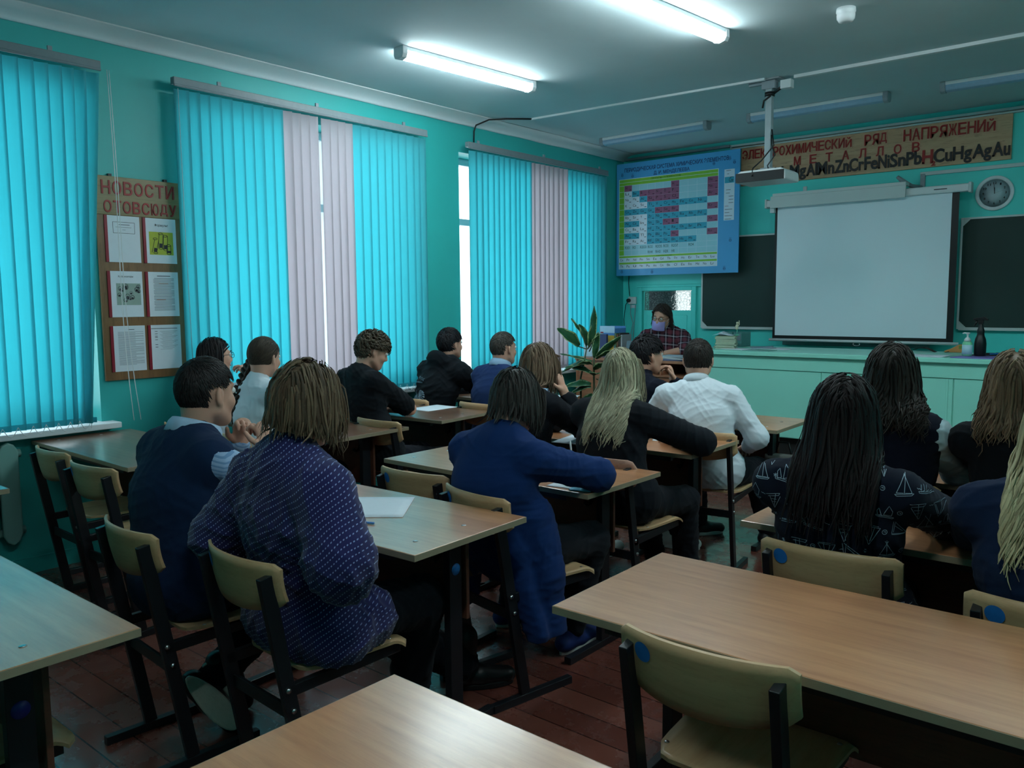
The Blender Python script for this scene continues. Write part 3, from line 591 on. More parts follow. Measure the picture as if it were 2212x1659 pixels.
m = MB(); bx(m, -.012, .028, -.02, 0, -.06, .09); m.build('upright', MT['grey'], t, .003); m = MB(); m.tube([(0, -.02, -.03), (-.06, -.10, -.015), (-.12, -.19, .03), (-.15, -.21, .06)], [.02, .017, .02, .014], 10); m.build('arm', MT['grey'], t)
t = thing('wall_bracket', 'small white bracket tab above the left end of the pelmet board', 'bracket', (-2.98, YF, 2.52)); m = MB(); bx(m, -.018, .018, -.012, 0, -.03, .06); m.build('upright', MT['white_trim'], t, .003)
m = MB(); bx(m, 0, 3.3, -.016, 0, -.016, .016); o = tag(m.build('cable_duct', MT['white_trim'], None, .003), 'white cable duct on the front wall above the clock', 'cable duct'); o.location = (-1.965, YF, 2.59)
# clock
t = thing('wall_clock', 'round white wall clock showing about twelve', 'clock', (-1.385, YF, 2.376)); rx = Matrix.Rotation(PI/2, 3, 'X'); CR = .143
m = MB(); m.lathe([(CR*.98, 0), (CR, .012), (CR, .016), (CR*.96, .022), (CR*.80, .015), (CR*.79, .010), (CR*.98, 0)], n=48, rot=rx, caps=False); m.build('rim', simple('clock_rim_white', rgb(226, 232, 236), .3), t)
m = MB(); m.lathe([(CR*.80, .012), (0, .0125)], n=40, rot=rx); m.build('dial', simple('clock_dial_white', rgb(196, 212, 220), .35), t)
m = MB(); fc = lambda x, z, d: (x, -.0135-d, z)
for k in range(12):
    a = PI/2-2*PI*(k+1)/12; s_ = str(k+1); w_ = .012*len(s_); cx_, cz_ = .083*math.cos(a), .083*math.sin(a); put_text(m, s_, cx_-w_/2, cx_+w_/2, cz_-.0095, cz_+.0095, fc, .0006, .02)
for k in range(60):
    a = 2*PI*k/60; m.box((.104*math.cos(a), -.0136, .104*math.sin(a)), (.0035, .0005, .0014 if k % 5 else .003), Matrix.Rotation(-a, 3, 'Y'))
m.build('numerals', MT['ink'], t)
for nm, a, L, w_ in (('hour_hand', PI/2+.02, .05, .005), ('minute_hand', PI/2+.10, .085, .0032), ('second_hand', .28, .09, .0014)):
    m = MB(); m.box((math.cos(a)*L*.42, -.016, math.sin(a)*L*.42), (L, .001, w_), Matrix.Rotation(-a, 3, 'Y')); m.build(nm, MT['ink'] if nm != 'second_hand' else MT['grey'], t)
# socket and cables near the corner
t = thing('wall_socket', 'white double wall socket beside the storeroom door', 'socket', (-4.89, YF, 1.51))
m = MB(); bx(m, -.045, .055, -.025, 0, -.04, .04); m.build('plate', MT['white'], t, .006); m = MB(); m.lathe([(.022, 0), (.02, .03), (0, .032)], (-.03, -.024, .0), 14, rot=rx); m.build('plug', MT['black'], t); m = MB(); bx(m, -.03, .045, -.004, 0, -.085, -.05); m.build('marking', MT['paper'], t)
for k, (lb, pts, mt) in enumerate((('black cable from the wall socket down to the desk', [(-4.92, 7.90, 1.50), (-4.95, 7.90, 1.46), (-4.985, 7.92, 1.30), (-4.98, 7.925, 1.15), (-4.96, 7.925, .9)], 'black'), ('thin cable running from under the poster to the socket', [(-4.93, 7.935, 1.80), (-4.935, 7.935, 1.7), (-4.92, 7.935, 1.56)], 'black'), ('wavy cable hanging below the wall socket', [(-4.90, 7.93, 1.47), (-4.905, 7.93, 1.36), (-4.87, 7.93, 1.26), (-4.90, 7.93, 1.14), (-4.91, 7.93, .9)], 'grey'), ('straight cable hanging nearest the storeroom door', [(-4.845, 7.935, 1.46), (-4.855, 7.935, 1.3), (-4.87, 7.935, 1.14), (-4.87, 7.935, .9)], 'grey'))):
    m = MB(); m.tube(pts, .004, 6); tag(m.build('wall_cable', MT[mt]), lb, 'cable')
# ================================================================ desks
def desk_parts(t, top, sticker=None, hooks=True, screws=True):
    m = MB(); bx(m, -.6, .6, -.275, .275, .738, .76); m.build('desk_top', MT[top], t, .0025)
    m = MB(); e = .0012
    bx(m, -.6-e, .6+e, -.275-e, -.275+.001, .7395, .7585); bx(m, -.6-e, .6+e, .275-.001, .275+e, .7395, .7585); bx(m, -.6-e, -.6+.001, -.274, .274, .7395, .7585); bx(m, .6-.001, .6+e, -.274, .274, .7395, .7585); m.build('edge_band', MT['edge'], t)
    m = MB(); bx(m, -.468, .468, .105, .121, .41, .725); m.build('modesty_panel', MT['panel'], t, .002)
    for ya in (-.24, .16): m = MB(); bx(m, -.47, .47, ya, ya+.025, .71, .738); m.build('cross_rail', MT['steel'], t)
    for s in (-1, 1):
        m = MB(); bx(m, s*.445-.015, s*.445+.015, .03, .09, .03, .738); bx(m, s*.445-.015, s*.445+.015, -.24, .19, .715, .737); g = m.build('leg', MT['steel'], t, .002)
        m = MB(); bx(m, s*.445-.017, s*.445+.017, -.20, .26, .0, .03); m.build('foot_rail', MT['steel'], g, .002)
        if hooks:
            m = MB(); bx(m, s*.36-.012, s*.36+.012, .095, .105, .64, .71); m.tube([(s*.36, .10, .65), (s*.36, .085, .62), (s*.36, .06, .615), (s*.36, .045, .63)], .009, 8); m.build('bag_hook', MT['black'], t)
    for (x, y) in ((-.5, -.17), (.5, -.17), (.5, .06), (-.5, .06)) if screws else ():
        m = MB(); m.lathe([(.0085, 0), (.0085, .0014), (.005, .002), (0, .0014)], (x, y, .76), 14); m.build('screw_head', MT['metal'], t)
    if sticker:
        m = MB(); m.lathe([(.021, 0), (.021, .0008), (0, .0009)], (.4602, .06, .60), 20, rot=Matrix.Rotation(PI/2, 3, 'Y')); m.build('size_sticker', MT[sticker], t)
def desk(label, cx, cy, rz, top='desk', sticker=None):
    t = thing('school_desk', label, 'desk', (cx, cy, 0), math.radians(rz), 'two-seat school desks'); desk_parts(t, top, sticker, True, 'big empty' not in label and 'lower middle' not in label); return t
DESKS = [
 ('light desk cut off by the left edge, nearest the photographer on the left', -2.457, .585, 0, 'desk', 'darksticker'),
 ('desk in the lower middle, only its far corner in view', -.618, .79, -.6, 'desk', None),
 ('big empty desk at the lower right, behind the empty chair', -.595, 1.855, .6, 'desk', None),
 ('desk by the left wall, its right corner just inside the left edge', -4.33, .945, 0, 'deskdark', None),
 ('empty desk against the window wall below the notice board', -4.36, 2.015, -1.2, 'deskdark', None),
 ('desk of the boy in a navy vest and the girl in a purple dotted dress', -2.365, 1.895, 1.8, 'desk', 'sticker'),
 ('desk of the girl with glasses and the girl with a braid', -4.24, 3.085, 1.5, 'deskdark', None),
 ('desk of the person in the royal blue cardigan', -2.39, 2.875, -.6, 'desk', None),
 ('desk of the girl in the sailboat shirt', -.57, 2.885, .5, 'desk', None),
 ('desk of the curly-haired boy, a white sheet on it', -4.28, 3.90, 4.5, 'deskdark', None),
 ('desk of the blond girl in a black blazer', -2.465, 3.84, .8, 'desk', None),
 ('desk of the girl in a black vest with pale sleeves', -.50, 3.91, -.5, 'desk', None),
 ('desk of the boy in the black hoodie', -4.33, 4.98, 1, 'deskdark', None),
 ('desk of the boy in the white shirt', -2.44, 4.82, 1.2, 'desk', None),
 ('empty front desk on the right, near the green counter', -.50, 4.89, -.6, 'desk', None)]
for a in DESKS: desk(*a)
# ================================================================ chairs
def chair_parts(t, ply='ply', sticker=True, round_back=False):
    py = lambda z: -.125*(z-.03)/.735
    for s in (-1, 1):
        m = MB(); m.bar((s*.167, 0, .03), (s*.167, py(.765), .765), .022, .042, (0, 1, 0)); g = m.build('leg', MT['steel'], t, .002)
        m = MB(); bx(m, s*.167-.014, s*.167+.014, -.155, .235, 0, .03); m.build('foot_rail', MT['steel'], g, .002)
        m = MB(); m.bar((s*.167, py(.42)-.01, .418), (s*.167, .335, .425), .022, .034, (0, 0, 1)); m.build('seat_rail', MT['steel'], t, .002)
        for (y, z) in ((py(.425)-.004, .425), (py(.36), .36)): m = MB(); m.lathe([(.008, 0), (.008, .006), (0, .007)], (s*.178, y, z), 8, rot=Matrix.Rotation(s*PI/2, 3, 'Y')); m.build('bolt', MT['metal'], g)
    m = MB(); m.bar((-.156, py(.345), .345), (.156, py(.345), .345), .012, .04, (0, 0, 1)); m.build('cross_bar', MT['steel'], t, .002)
    m = MB(); m.bar((-.156, .30, .415), (.156, .30, .415), .02, .02); m.build('seat_bar', MT['steel'], t, .002)
    rb = .045 if round_back else .014
    def bk(u, v):
        x = (u-.5)*.40; hu = 1-(2*u-1)**2; top = .798+.004*hu; bot = .682-.038*hu**.8
        e = min(u, 1-u)*.40
        if e < rb: k = rb-math.sqrt(max(rb*rb-(rb-e)**2, 0)); top -= k; bot += k*.6
        z = bot+(top-bot)*v; y = py(z)+.028-.052*(1-(abs(x)/.2)**2.2)+.018*(v-.5)**2; return (x, y, z), (0, 1, .1)
    m = MB(); m.sheet(bk, 20, 6, .009); b = m.build('backrest', MT['pinkply' if round_back else ply], t)
    if sticker:
        m = MB()
        vs = []; cx, cz = -.128, .757
        for k in range(20):
            a = 2*PI*k/20; x = cx+.023*math.cos(a); z = cz+.023*math.sin(a); y = py(z)+.028-.052*(1-(abs(x)/.2)**2.2)-.0012; vs.append((x, y, z))
        m.add(vs, [tuple(range(20))]); m.build('size_sticker', MT['sticker'], b)
    def st(u, v):
        w = .395*(1-.10*(1-v)); x = (u-.5)*w; y = -.005+.375*v
        e = min(u, 1-u)*w; r = .06
        if e < r and v < .3: y += (r-math.sqrt(max(r*r-(r-e)**2, 0)))*(1-v/.3)
        if e < r and v > .8: y -= .5*(r-math.sqrt(max(r*r-(r-e)**2, 0)))*((v-.8)/.2)
        z = .444-.010*math.sin(PI*min(1, v*1.15))*(1-(2*u-1)**2)-.022*max(0, (v-.8)/.2)**2+.004; return (x, y, z), (0, 0, 1)
    m = MB(); m.sheet(st, 14, 16, .010); sm = m.build('seat', MT['seatply'], t)
    for s in (-1, 1):
        for y in (.06, .30): m = MB(); m.lathe([(.007, 0), (.005, .002), (0, .0025)], (s*.165, y, .4575), 10); m.build('rivet', MT['metal'], sm)
CH = [ # label, x, y of the top of the posts, turn
 ('empty chair in the lower right, pulled out before the big empty desk', -.758, 1.49, 1.5, 1, 0),
 ('chair of the boy in the navy vest', -2.635, 1.18, -4, 1, 0),
 ('chair of the girl in the purple dotted dress', -2.085, 1.245, -3, 1, 0),
 ('chair at the left desk edge, its seat showing in the lower left corner', -2.27, .305, 0, 1, 0),
 ('empty chair by the radiator, left of the two at the empty desk', -4.35, 1.60, -1, 1, 0),
 ('empty chair right of the two at the empty window desk', -3.79, 1.55, 4, 1, 0),
 ('empty chair beyond the near middle desk, left of the blue cardigan', -2.54, 2.34, 2, 1, 0),
 ('chair of the person in the royal blue cardigan', -2.055, 2.225, -11, 1, 0),
 ('chair of the girl in the sailboat shirt', -.79, 2.325, 2, 1, 0),
 ('chair of the blonde girl in the navy jacket at the right edge', -.215, 2.20, 2, 1, 0),
 ('chair of the girl with glasses', -4.62, 2.42, 0, 0, 0),
 ('chair of the girl with the braid', -4.10, 2.42, 0, 0, 0),
 ('chair of the curly-haired boy', -3.83, 3.265, 0, 0, 0),
 ('chair of the light-haired person in a black jacket', -2.66, 3.08, 0, 0, 0),
 ('pinkish round-cornered chair of the blond girl in a black blazer', -2.09, 3.09, 0, 0, 1),
 ('chair of the girl in the black vest', -.92, 3.35, 0, 0, 0),
 ('chair of the brown-haired girl in black at the right edge', -.41, 3.35, 0, 0, 0),
 ('chair of the boy in the black hoodie', -4.48, 4.17, -8, 0, 0),
 ('chair of the boy in the navy vest and light sleeves near the plant', -3.87, 4.235, 0, 0, 0),
 ('chair of the dark-haired boy with his hand at his mouth', -2.66, 4.06, 0, 0, 0),
 ('chair of the boy in the white shirt', -2.075, 4.03, 8, 0, 0),
 ('empty chair behind the front desk on the right', -.93, 4.40, 0, 0, 0)]
for (lb, x, yt, rz, stk, rb) in CH:
    t = thing('school_chair', lb, 'chair', (x, yt+.125, 0), math.radians(rz), 'plywood school chairs'); chair_parts(t, 'ply', bool(stk), bool(rb))

# ================================================================ green demonstration counter
t = thing('demonstration_counter', 'long mint green painted counter in front of the projection screen', 'counter', (-2.29, 7.0, .2)); x0, x1 = -1.23, 1.205; MC = MT['counter']
m = MB()
nx = 40
def ctop(u, v): return (x0+(x1-x0)*u, -.40+.85*v, .838), (0, 0, 1)
m.sheet(ctop, 40, 10, .034); o = m.build('counter_top', MC, t, .004)
m = MB(); bx(m, x0+.04, x1-.03, -.365, -.35, .725, .838); bx(m, x1-.045, x1-.03, -.35, .40, .725, .838); m.build('apron', MC, t, .003)
m = MB(); bx(m, x0+.05, x1-.045, -.345, .40, .16, .80); m.build('body', MC, t)
for (a, b) in ((x0+.05, -.035), (-.028, .925), (.932, x1-.045)):
    m = MB(); bx(m, a, b, -.355, -.343, .165, .722); m.build('front_panel', MC, t, .003)
m = MB(); bx(m, .88, .895, -.359, -.354, .165, .722); bx(m, x1-.075, x1-.06, -.359, -.354, .165, .722); m.build('batten', MC, t, .002)
m = MB(); bx(m, x0+.1, x1-.1, -.29, .36, 0, .16); m.build('plinth', simple('dark_plinth', rgb(24, 22, 22), .7), t)
ZT = 1.072
# ---------------------------------------------------------------- things on the counter
rr = random.Random(11)
for k in range(9):
    g = rgb(150+rr.randint(-8, 8), 168+rr.randint(-6, 6), 140+rr.randint(-8, 8)); h = .0125
    o = thing('notebook', ('topmost notebook of the stack at the left end of the green counter' if k == 8 else 'green exercise notebook %s in the stack on the counter' % ['at the bottom', 'second from the bottom', 'third from the bottom', 'fourth from the bottom', 'in the middle', 'fourth from the top', 'third from the top', 'just below the top'][k]), 'notebook', (-3.30+rr.uniform(-.006, .006), 6.98+rr.uniform(-.008, .008), ZT+k*h+.0003), .35+rr.uniform(-.05, .05), 'stack of notebooks on the green counter')
    m = MB(); bx(m, -.085, .085, -.11, .11, .0012, h-.0015); m.build('pages', simple('page_edges', rgb(190, 198, 178), .8), o)
    m = MB(); bx(m, -.087, .087, -.112, .112, h-.0014, h-.0004); bx(m, -.087, .087, -.112, .112, 0, .0011); bx(m, -.0885, -.087, -.112, .112, 0, h-.0004); m.build('cover', simple('notebook_cover_%d' % k, g, .6), o)
m = MB(); m.sheet(lambda u, v: ((-.09+.18*u, -.1+.2*v, .004+.035*max(0, 1-abs(u-.4)*2.4)*(.5+.5*v)), (0, 0, 1)), 14, 4, .001); o = tag(m.build('paper_sheet', MT['paper']), 'loose bent white sheet lying on top of the notebook stack', 'sheet of paper'); o.location = (-3.32, 6.97, ZT+9*.0125+.001); o.rotation_euler = (0, 0, .3)
t = thing('figurine', 'small pale figurine on a thin green stem on the notebook stack', 'figurine', (-3.225, 7.03, ZT+9*.0125+.002))
m = MB(); m.lathe([(.022, 0), (.022, .006), (.006, .012), (0, .012)], n=14); m.tube([(0, 0, .01), (.003, 0, .05)], .004, 8); m.build('stand', simple('green_plastic', rgb(90, 176, 150), .4), t)
m = MB(); m.lathe([(.006, .05), (.014, .065), (.011, .08), (.013, .092), (.007, .1)], n=12); m.ball((.004, 0, .112), .012, 12); m.tube([(.006, 0, .08), (.022, 0, .10), (.02, 0, .135)], [.006, .005, .004], 8); m.tube([(-.006, 0, .09), (-.018, 0, .07)], .005, 8); m.build('figure', simple('ivory_paint', rgb(206, 200, 172), .5), t)
for k, (x, w_) in enumerate(((-3.46, .075), (-3.385, .06), (-3.305, .085))):
    o = thing('box_file', ['grey-green box file, leftmost behind the notebook stack', 'grey-green box file, middle one behind the notebook stack', 'grey-green box file, rightmost behind the notebook stack'][k], 'box file', (x, 7.32, ZT), 0, 'box files behind the notebook stack'); m = MB(); bx(m, -w_/2, w_/2, -.1, .1, 0, .135); m.build('case', simple('box_file_green', rgb(74, 128, 126), .6), o, .004); m = MB(); bx(m, -w_/2+.012, w_/2-.012, -.102, -.1, .06, .12); m.build('spine_label', MT['greyink'], o)
def paper(label, x, y, z, rz, w=.21, h=.297, mat='paper', name='paper_sheet', cat='sheet of paper', th=.0012, grp=None, curl=0.):
    m = MB(); m.sheet(lambda u, v: ((w*(u-.5), h*(v-.5), curl*(abs(2*v-1)**3)*u), (0, 0, 1)), 6, 8, th); o = tag(m.build(name, MT[mat] if isinstance(mat, str) else mat), label, cat, grp); o.location = (x, y, z); o.rotation_euler = (0, 0, rz); return o
paper('pale sheet at the front edge of the green counter beside the notebook stack', -3.13, 6.90, ZT, 1.35, curl=.006)
paper('greyish sheet lying beyond the notebook stack on the green counter', -3.05, 7.20, ZT, .5, mat=simple('bluish_paper', rgb(150, 170, 186), .6), curl=.008)
paper('white sheet lying farthest back of the loose sheets on the green counter', -2.86, 7.10, ZT, 1.2, curl=.004)
paper('mint folder lying near the front edge of the green counter', -2.90, 6.78, ZT, 1.5, .17, .24, simple('mint_card', rgb(120, 170, 164), .5), 'folder', 'folder', .004)
paper('lower white sheet of the two left of the purple folder', -1.60, 6.80, ZT, 1.45, .22, .31, curl=.004); paper('upper white sheet of the two left of the purple folder', -1.585, 6.815, ZT+.003, 1.5, .21, .297, curl=.006)
o = thing('folder', 'purple folder at the right end of the green counter under the bottles', 'folder', (-1.24, 6.80, ZT), 0); m = MB(); m.prism([(-.16, -.125), (.125, -.14), (.095, .12), (-.115, .125)], (0, 0, 0), (1, 0, 0), (0, 1, 0), .008); m.build('cover', simple('purple_card', rgb(122, 110, 178), .5), o, .002)
o = thing('folder', 'dark flat folder behind the purple one at the counter end', 'folder', (-1.20, 7.08, ZT), 0); m = MB(); m.prism([(-.12, -.10), (.10, -.10), (.09, .14), (-.10, .14)], (0, 0, 0), (1, 0, 0), (0, 1, 0), .01); m.build('cover', simple('dark_card', rgb(46, 40, 44), .5), o, .002)
for k, (x, y, c, a) in enumerate(((-1.235, 7.08, 'black', .4), (-1.17, 7.06, 'sticker', 1.1), (-1.15, 7.12, 'black', 2.2))):
    m = MB(); m.tube([(-.065, 0, .006), (.05, 0, .006), (.07, 0, .006)], [.005, .005, .002], 8); o = tag(m.build('pen', MT[c]), ['dark pen lying on the dark folder, left of the blue one', 'blue pen lying on the dark folder at the counter end', 'dark pen lying on the dark folder, beyond the blue one'][k], 'pen', 'pens at the end of the counter'); o.location = (x, y, ZT+.0105); o.rotation_euler = (0, 0, a)
# pump bottle and spray bottle
t = thing('sanitizer_bottle', 'white and green pump bottle beside the black spray bottle', 'bottle', (-1.322, 6.84, ZT+.0085))
m = MB(); m.lathe([(.028, 0), (.032, .006), (.032, .085), (.029, .1), (.022, .108), (.02, .11)], n=28, sx=1.05, sy=.85); m.build('bottle_body', simple('green_gel_plastic', rgb(120, 206, 160), .25, .5), t)
m = MB(); m.lathe([(.0328, .012), (.0328, .082)], n=28, sx=1.05, sy=.85); m.build('label', simple('pale_blue_label', rgb(176, 214, 224), .5), t)
m = MB(); m.lathe([(.023, .108), (.022, .122), (.012, .135), (.006, .138), (.006, .158), (.016, .166), (.017, .172), (0, .174)], n=20); m.tube([(0, 0, .168), (-.02, -.01, .17), (-.03, -.015, .165)], .005, 8); m.build('pump', MT['white'], t)
t = thing('spray_bottle', 'tall black spray bottle with trigger at the right end of the counter', 'spray bottle', (-1.245, 6.88, ZT+.0085))
m = MB(); m.lathe([(.036, 0), (.040, .006), (.041, .09), (.036, .125), (.026, .15), (.024, .165), (.027, .18), (.021, .2), (.014, .225), (.014, .24)], n=28); m.build('bottle_body', MT['black'], t)
m = MB(); bx(m, -.018, .018, -.014, .014, .235, .262); m.prism([(-.052, .262), (-.048, .278), (.02, .288), (.045, .275), (.048, .262)], (0, .014, 0), (1, 0, 0), (0, 0, 1), .028); m.build('spray_head', MT['black'], t, .003)
m = MB(); m.tube([(-.03, 0, .262), (-.034, 0, .24), (-.044, 0, .222)], [.006, .005, .004], 8, flat=1.4); m.build('trigger', MT['black'], t)
t = thing('paper_bag', 'small orange and green paper packet behind the pump bottle', 'packet', (-1.50, 7.35, ZT)); m = MB(); m.prism([(-.09, 0), (.09, 0), (.085, .055), (.02, .065), (-.04, .03), (-.085, .012)], (0, 0, 0), (1, 0, 0), (0, 0, 1), -.08); m.build('packet_body', simple('orange_packet', rgb(186, 128, 74), .6), t, .006); m = MB(); bx(m, .02, .08, -.002, .0, .03, .056); m.build('printed_band', simple('olive_print', rgb(110, 130, 60), .6), t)
m = MB(); m.sheet(lambda u, v: ((-.13+.26*u, -.04+.08*v, .012+.022*math.sin(u*6)), (0, 0, 1)), 14, 2, .003); o = tag(m.build('cloth_rag', simple('dark_rag', rgb(44, 36, 34), .9)), 'dark crumpled rag behind the white sheets on the counter', 'rag'); o.location = (-1.68, 7.34, ZT)
# ================================================================ teacher's desk
t = thing('teacher_desk', 'brown wooden teacher desk with open shelf left of the green counter', 'desk', (-4.13, 7.0, .2)); m = MB(); bx(m, -.66, .60, -.30, .30, .728, .752); m.build('desk_top', MT['orangewood'], t, .003)
m = MB(); bx(m, -.65, -.14, -.27, -.252, .05, .728); m.build('front_panel', MT['orangewood'], t, .002, 'brown left front panel')
m = MB(); bx(m, -.10, .59, -.27, -.252, .05, .60); m.build('front_panel', MT['orangewood'], t, .002)
m = MB(); bx(m, -.10, .59, -.29, .20, .60, .618); m.build('shelf', MT['orangewood'], t, .002)
for x in (-.65, -.12, .30, .575):
    m = MB(); bx(m, x-.009, x+.009, -.28, .28, .0 if x != .30 else .618, .728); m.build('side_panel', MT['orangewood'], t, .002)
m = MB(); bx(m, -.165, -.14, -.29, -.27, 0, .728); m.build('steel_post', MT['steel'], t)
m = MB(); bx(m, -.1, .59, .18, .19, .618, .728); m.build('shelf_back', MT['black'], t)
ZD = .9525
def book(label, x, y, w, d, h, c, rz=0, band=None, grp='books standing on the teacher desk', cat='book'):
    t = thing('book', label, cat, (x, y, ZD), rz, grp); m = MB(); bx(m, -w/2+.002, w/2-.002, -d/2+.003, d/2-.003, .003, h-.003); m.build('pages', MT['paper'], t)
    m = MB(); bx(m, -w/2, w/2, -d/2, -d/2+.002, 0, h); bx(m, -w/2, -w/2+.002, -d/2, d/2, 0, h); bx(m, w/2-.002, w/2, -d/2, d/2, 0, h); m.build('cover', simple('book_cover_'+label[:14].replace(' ', '_'), c, .4), t)
    if band:
        for (z0, z1, bc, nm) in band: m = MB(); bx(m, -w/2+.008, w/2-.008, -d/2-.0006, -d/2, z0*h, z1*h); m.build('cover_print', simple(nm, bc, .4), t)
book('grey-blue book with green top standing at the left of the teacher desk', -4.66, 6.90, .13, .03, .235, rgb(150, 170, 186), .1, [(.72, .97, rgb(136, 176, 84), 'leaf_green_print'), (.10, .55, rgb(150, 172, 200), 'sky_photo_print')])
t = thing('magazine_file', 'blue and yellow cardboard magazine file on the teacher desk', 'magazine file', (-4.575, 7.02, ZD), .0, None); m = MB(); bx(m, -.092, .092, -.06, -.057, 0, .305); bx(m, -.092, -.089, -.06, .14, 0, .28); bx(m, .089, .092, -.06, .14, 0, .28); bx(m, -.092, .092, .137, .14, 0, .30); bx(m, -.09, .09, -.057, .137, 0, .003); m.build('card_case', simple('blue_card', rgb(80, 136, 196), .45), t)
m = MB(); bx(m, .0, .08, -.0612, -.06, .03, .12); bx(m, .01, .085, -.0612, -.06, .135, .21); m.build('printed_front', simple('yellow_map_print', rgb(206, 172, 70), .45), t); m = MB(); bx(m, -.088, .088, -.0612, -.06, .235, .303); m.build('white_band', simple('pale_blue_band', rgb(170, 206, 230), .5), t); m = MB(); bx(m, -.08, -.045, -.0614, -.0612, .222, .245); m.build('red_mark', MT['redspine'], t)
book('navy book in front of the blue and yellow magazine file', -4.575, 6.90, .08, .028, .225, rgb(34, 62, 110), 0)
for k, (x, c, h) in enumerate(((-4.462, rgb(70, 104, 70), .235), (-4.440, rgb(110, 78, 52), .225), (-4.416, rgb(52, 40, 38), .235), (-4.392, rgb(150, 160, 164), .22))):
    book(['dark green book right of the magazine file', 'brown book between the dark green and the black one', 'blackish book second from the right in the row', 'grey book at the right end of the row'][k], x, 7.02, .02, .17, h, c)
t = thing('desk_calendar', 'small grey tent calendar at the left of the teacher', 'calendar', (-4.25, 6.93, ZD), .25); m = MB(); m.prism([(-.06, 0), (.06, 0), (0, .115)], (-.065, 0, .05), (0, 1, 0), (0, 0, 1), .13); m.build('card_tent', simple('grey_card', rgb(90, 112, 124), .5), t); m = MB(); bx(m, -.07, .07, -.055, .055, 0, .05); m.build('base_box', MT['greyink'], t, .003)
m = MB(); bx(m, -.05, .05, -.002, .002, 0, .24); o = tag(m.build('clear_folder', simple('clear_plastic', rgb(170, 200, 214), .2)), 'upright clear plastic folder at the left end of the teacher desk', 'folder'); o.location = (-4.74, 6.86, ZD)
for k, (dx, dz, c, a) in enumerate(((0, 0, rgb(90, 110, 150), .05), (.01, .011, rgb(200, 210, 216), -.08), (-.012, .022, rgb(210, 216, 220), .12), (.0, .033, rgb(170, 186, 196), -.03))):
    o = thing('exercise_book', ['lowest exercise book of the low pile before the teacher', 'second lowest exercise book of the low pile before the teacher', 'second highest exercise book of the low pile before the teacher', 'topmost exercise book of the low pile before the teacher'][k], 'exercise book', (-3.74+dx, 6.86, ZD+dz+.0003), a, 'low pile of exercise books before the teacher'); m = MB(); bx(m, -.14, .14, -.1, .1, 0, .0095); m.build('pages', simple('exercise_cover_%d' % k, c, .6), o, .001)
# ================================================================ papers and pens on the pupils' desks
ZP = .7608
paper('white sheet lying before the girl in the purple dotted dress', -2.315, 1.935, ZP, -.9, .30, .30)
t = thing('pencil', 'blue pencil lying beside the white sheet on the near middle desk', 'pencil', (-2.185, 1.765, ZP+.004), .33); m = MB(); m.tube([(-.075, 0, 0), (.075, 0, 0)], .004, 6); m.build('barrel', simple('blue_pencil', rgb(70, 130, 200), .4), t); m = MB(); m.tube([(-.075, 0, 0), (-.09, 0, 0)], [.004, .0006], 6); m.build('tip', MT['edge'], t)
paper('white sheet on the desk of the curly-haired boy', -4.155, 4.08, ZP, .0, .215, .30)
paper('white sheet on the desk at the right edge, before the brown-haired girl in black', -.725, 3.975, ZP, -.2, .13, .30)
paper('pale sheet by the forearm of the person in the blue cardigan', -1.945, 2.66, ZP, .1, .14, .075); paper('light blue face mask lying on the desk corner before the blue cardigan', -1.855, 2.645, ZP+.002, .3, .09, .07, simple('mask_blue', rgb(120, 190, 220), .7), 'face_mask', 'face mask', .003)
paper('white sheet on the desk of the blond girl, at her left', -2.55, 3.62, ZP, .2, .21, .297); paper('white sheet on the desk of the blond girl, under her right arm', -2.2, 3.99, ZP, .5, .2, .28)
paper('white sheet at the end of the desk near the plant', -3.80, 5.16, ZP, .4, .21, .28)
# hanging bag
t = thing('bag', 'grey cloth bag hanging at the front desk beside the white-shirted boy', 'bag', (-1.935, 4.97, .36)); m = MB(); m.sheet(lambda u, v: ((-.10+.2*u, -.03+.012*math.sin(v*5), .0+.20*v), (0, -1, 0)), 8, 8, .07); m.build('bag_body', cloth('grey_bag_cloth', rgb(112, 112, 108)), t, .012); m = MB(); m.tube([(-.05, -.05, .19), (-.03, -.05, .27), (.03, -.05, .27), (.05, -.05, .19)], .006, 6); m.build('strap', MT['black'], t)
# ================================================================ pot plant
t = thing('potted_plant', 'tall potted plant with broad variegated leaves near the teacher desk', 'plant', (-3.93, 5.78, 0))
m = MB(); m.lathe([(.10, 0), (.115, .01), (.15, .24), (.16, .25), (.16, .28), (.148, .28), (.14, .25), (0, .25)], n=32); m.build('pot', simple('terracotta_pot', rgb(120, 72, 54), .6), t)
m = MB(); m.lathe([(.141, .262), (0, .265)], n=24); m.build('soil', simple('soil', rgb(44, 34, 28), .95, .2, 0, .4), t)
def mk_leaf():
    n = NT('variegated_leaf'); v = n.n('ShaderNodeUVMap'); sp = n.n('ShaderNodeSeparateXYZ'); n.l(v.outputs[0], sp.inputs[0]); e = n.math('ABSOLUTE', n.math('SUBTRACT', sp.outputs[0], .5))
    nz = n.noise(n.coord((1, 1, 1)), 60, 3); k = n.math('GREATER_THAN', n.math('ADD', e, n.math('MULTIPLY', n.math('SUBTRACT', nz, .5), .35)), .40)
    n.col(n.mix(k, n.mix(nz, rgb(18, 52, 32), rgb(42, 92, 54)), rgb(150, 168, 118))); n.set(.32, .5); return n.m
MT['leaf'] = mk_leaf(); MT['stem'] = simple('green_brown_stem', rgb(70, 74, 50), .6)
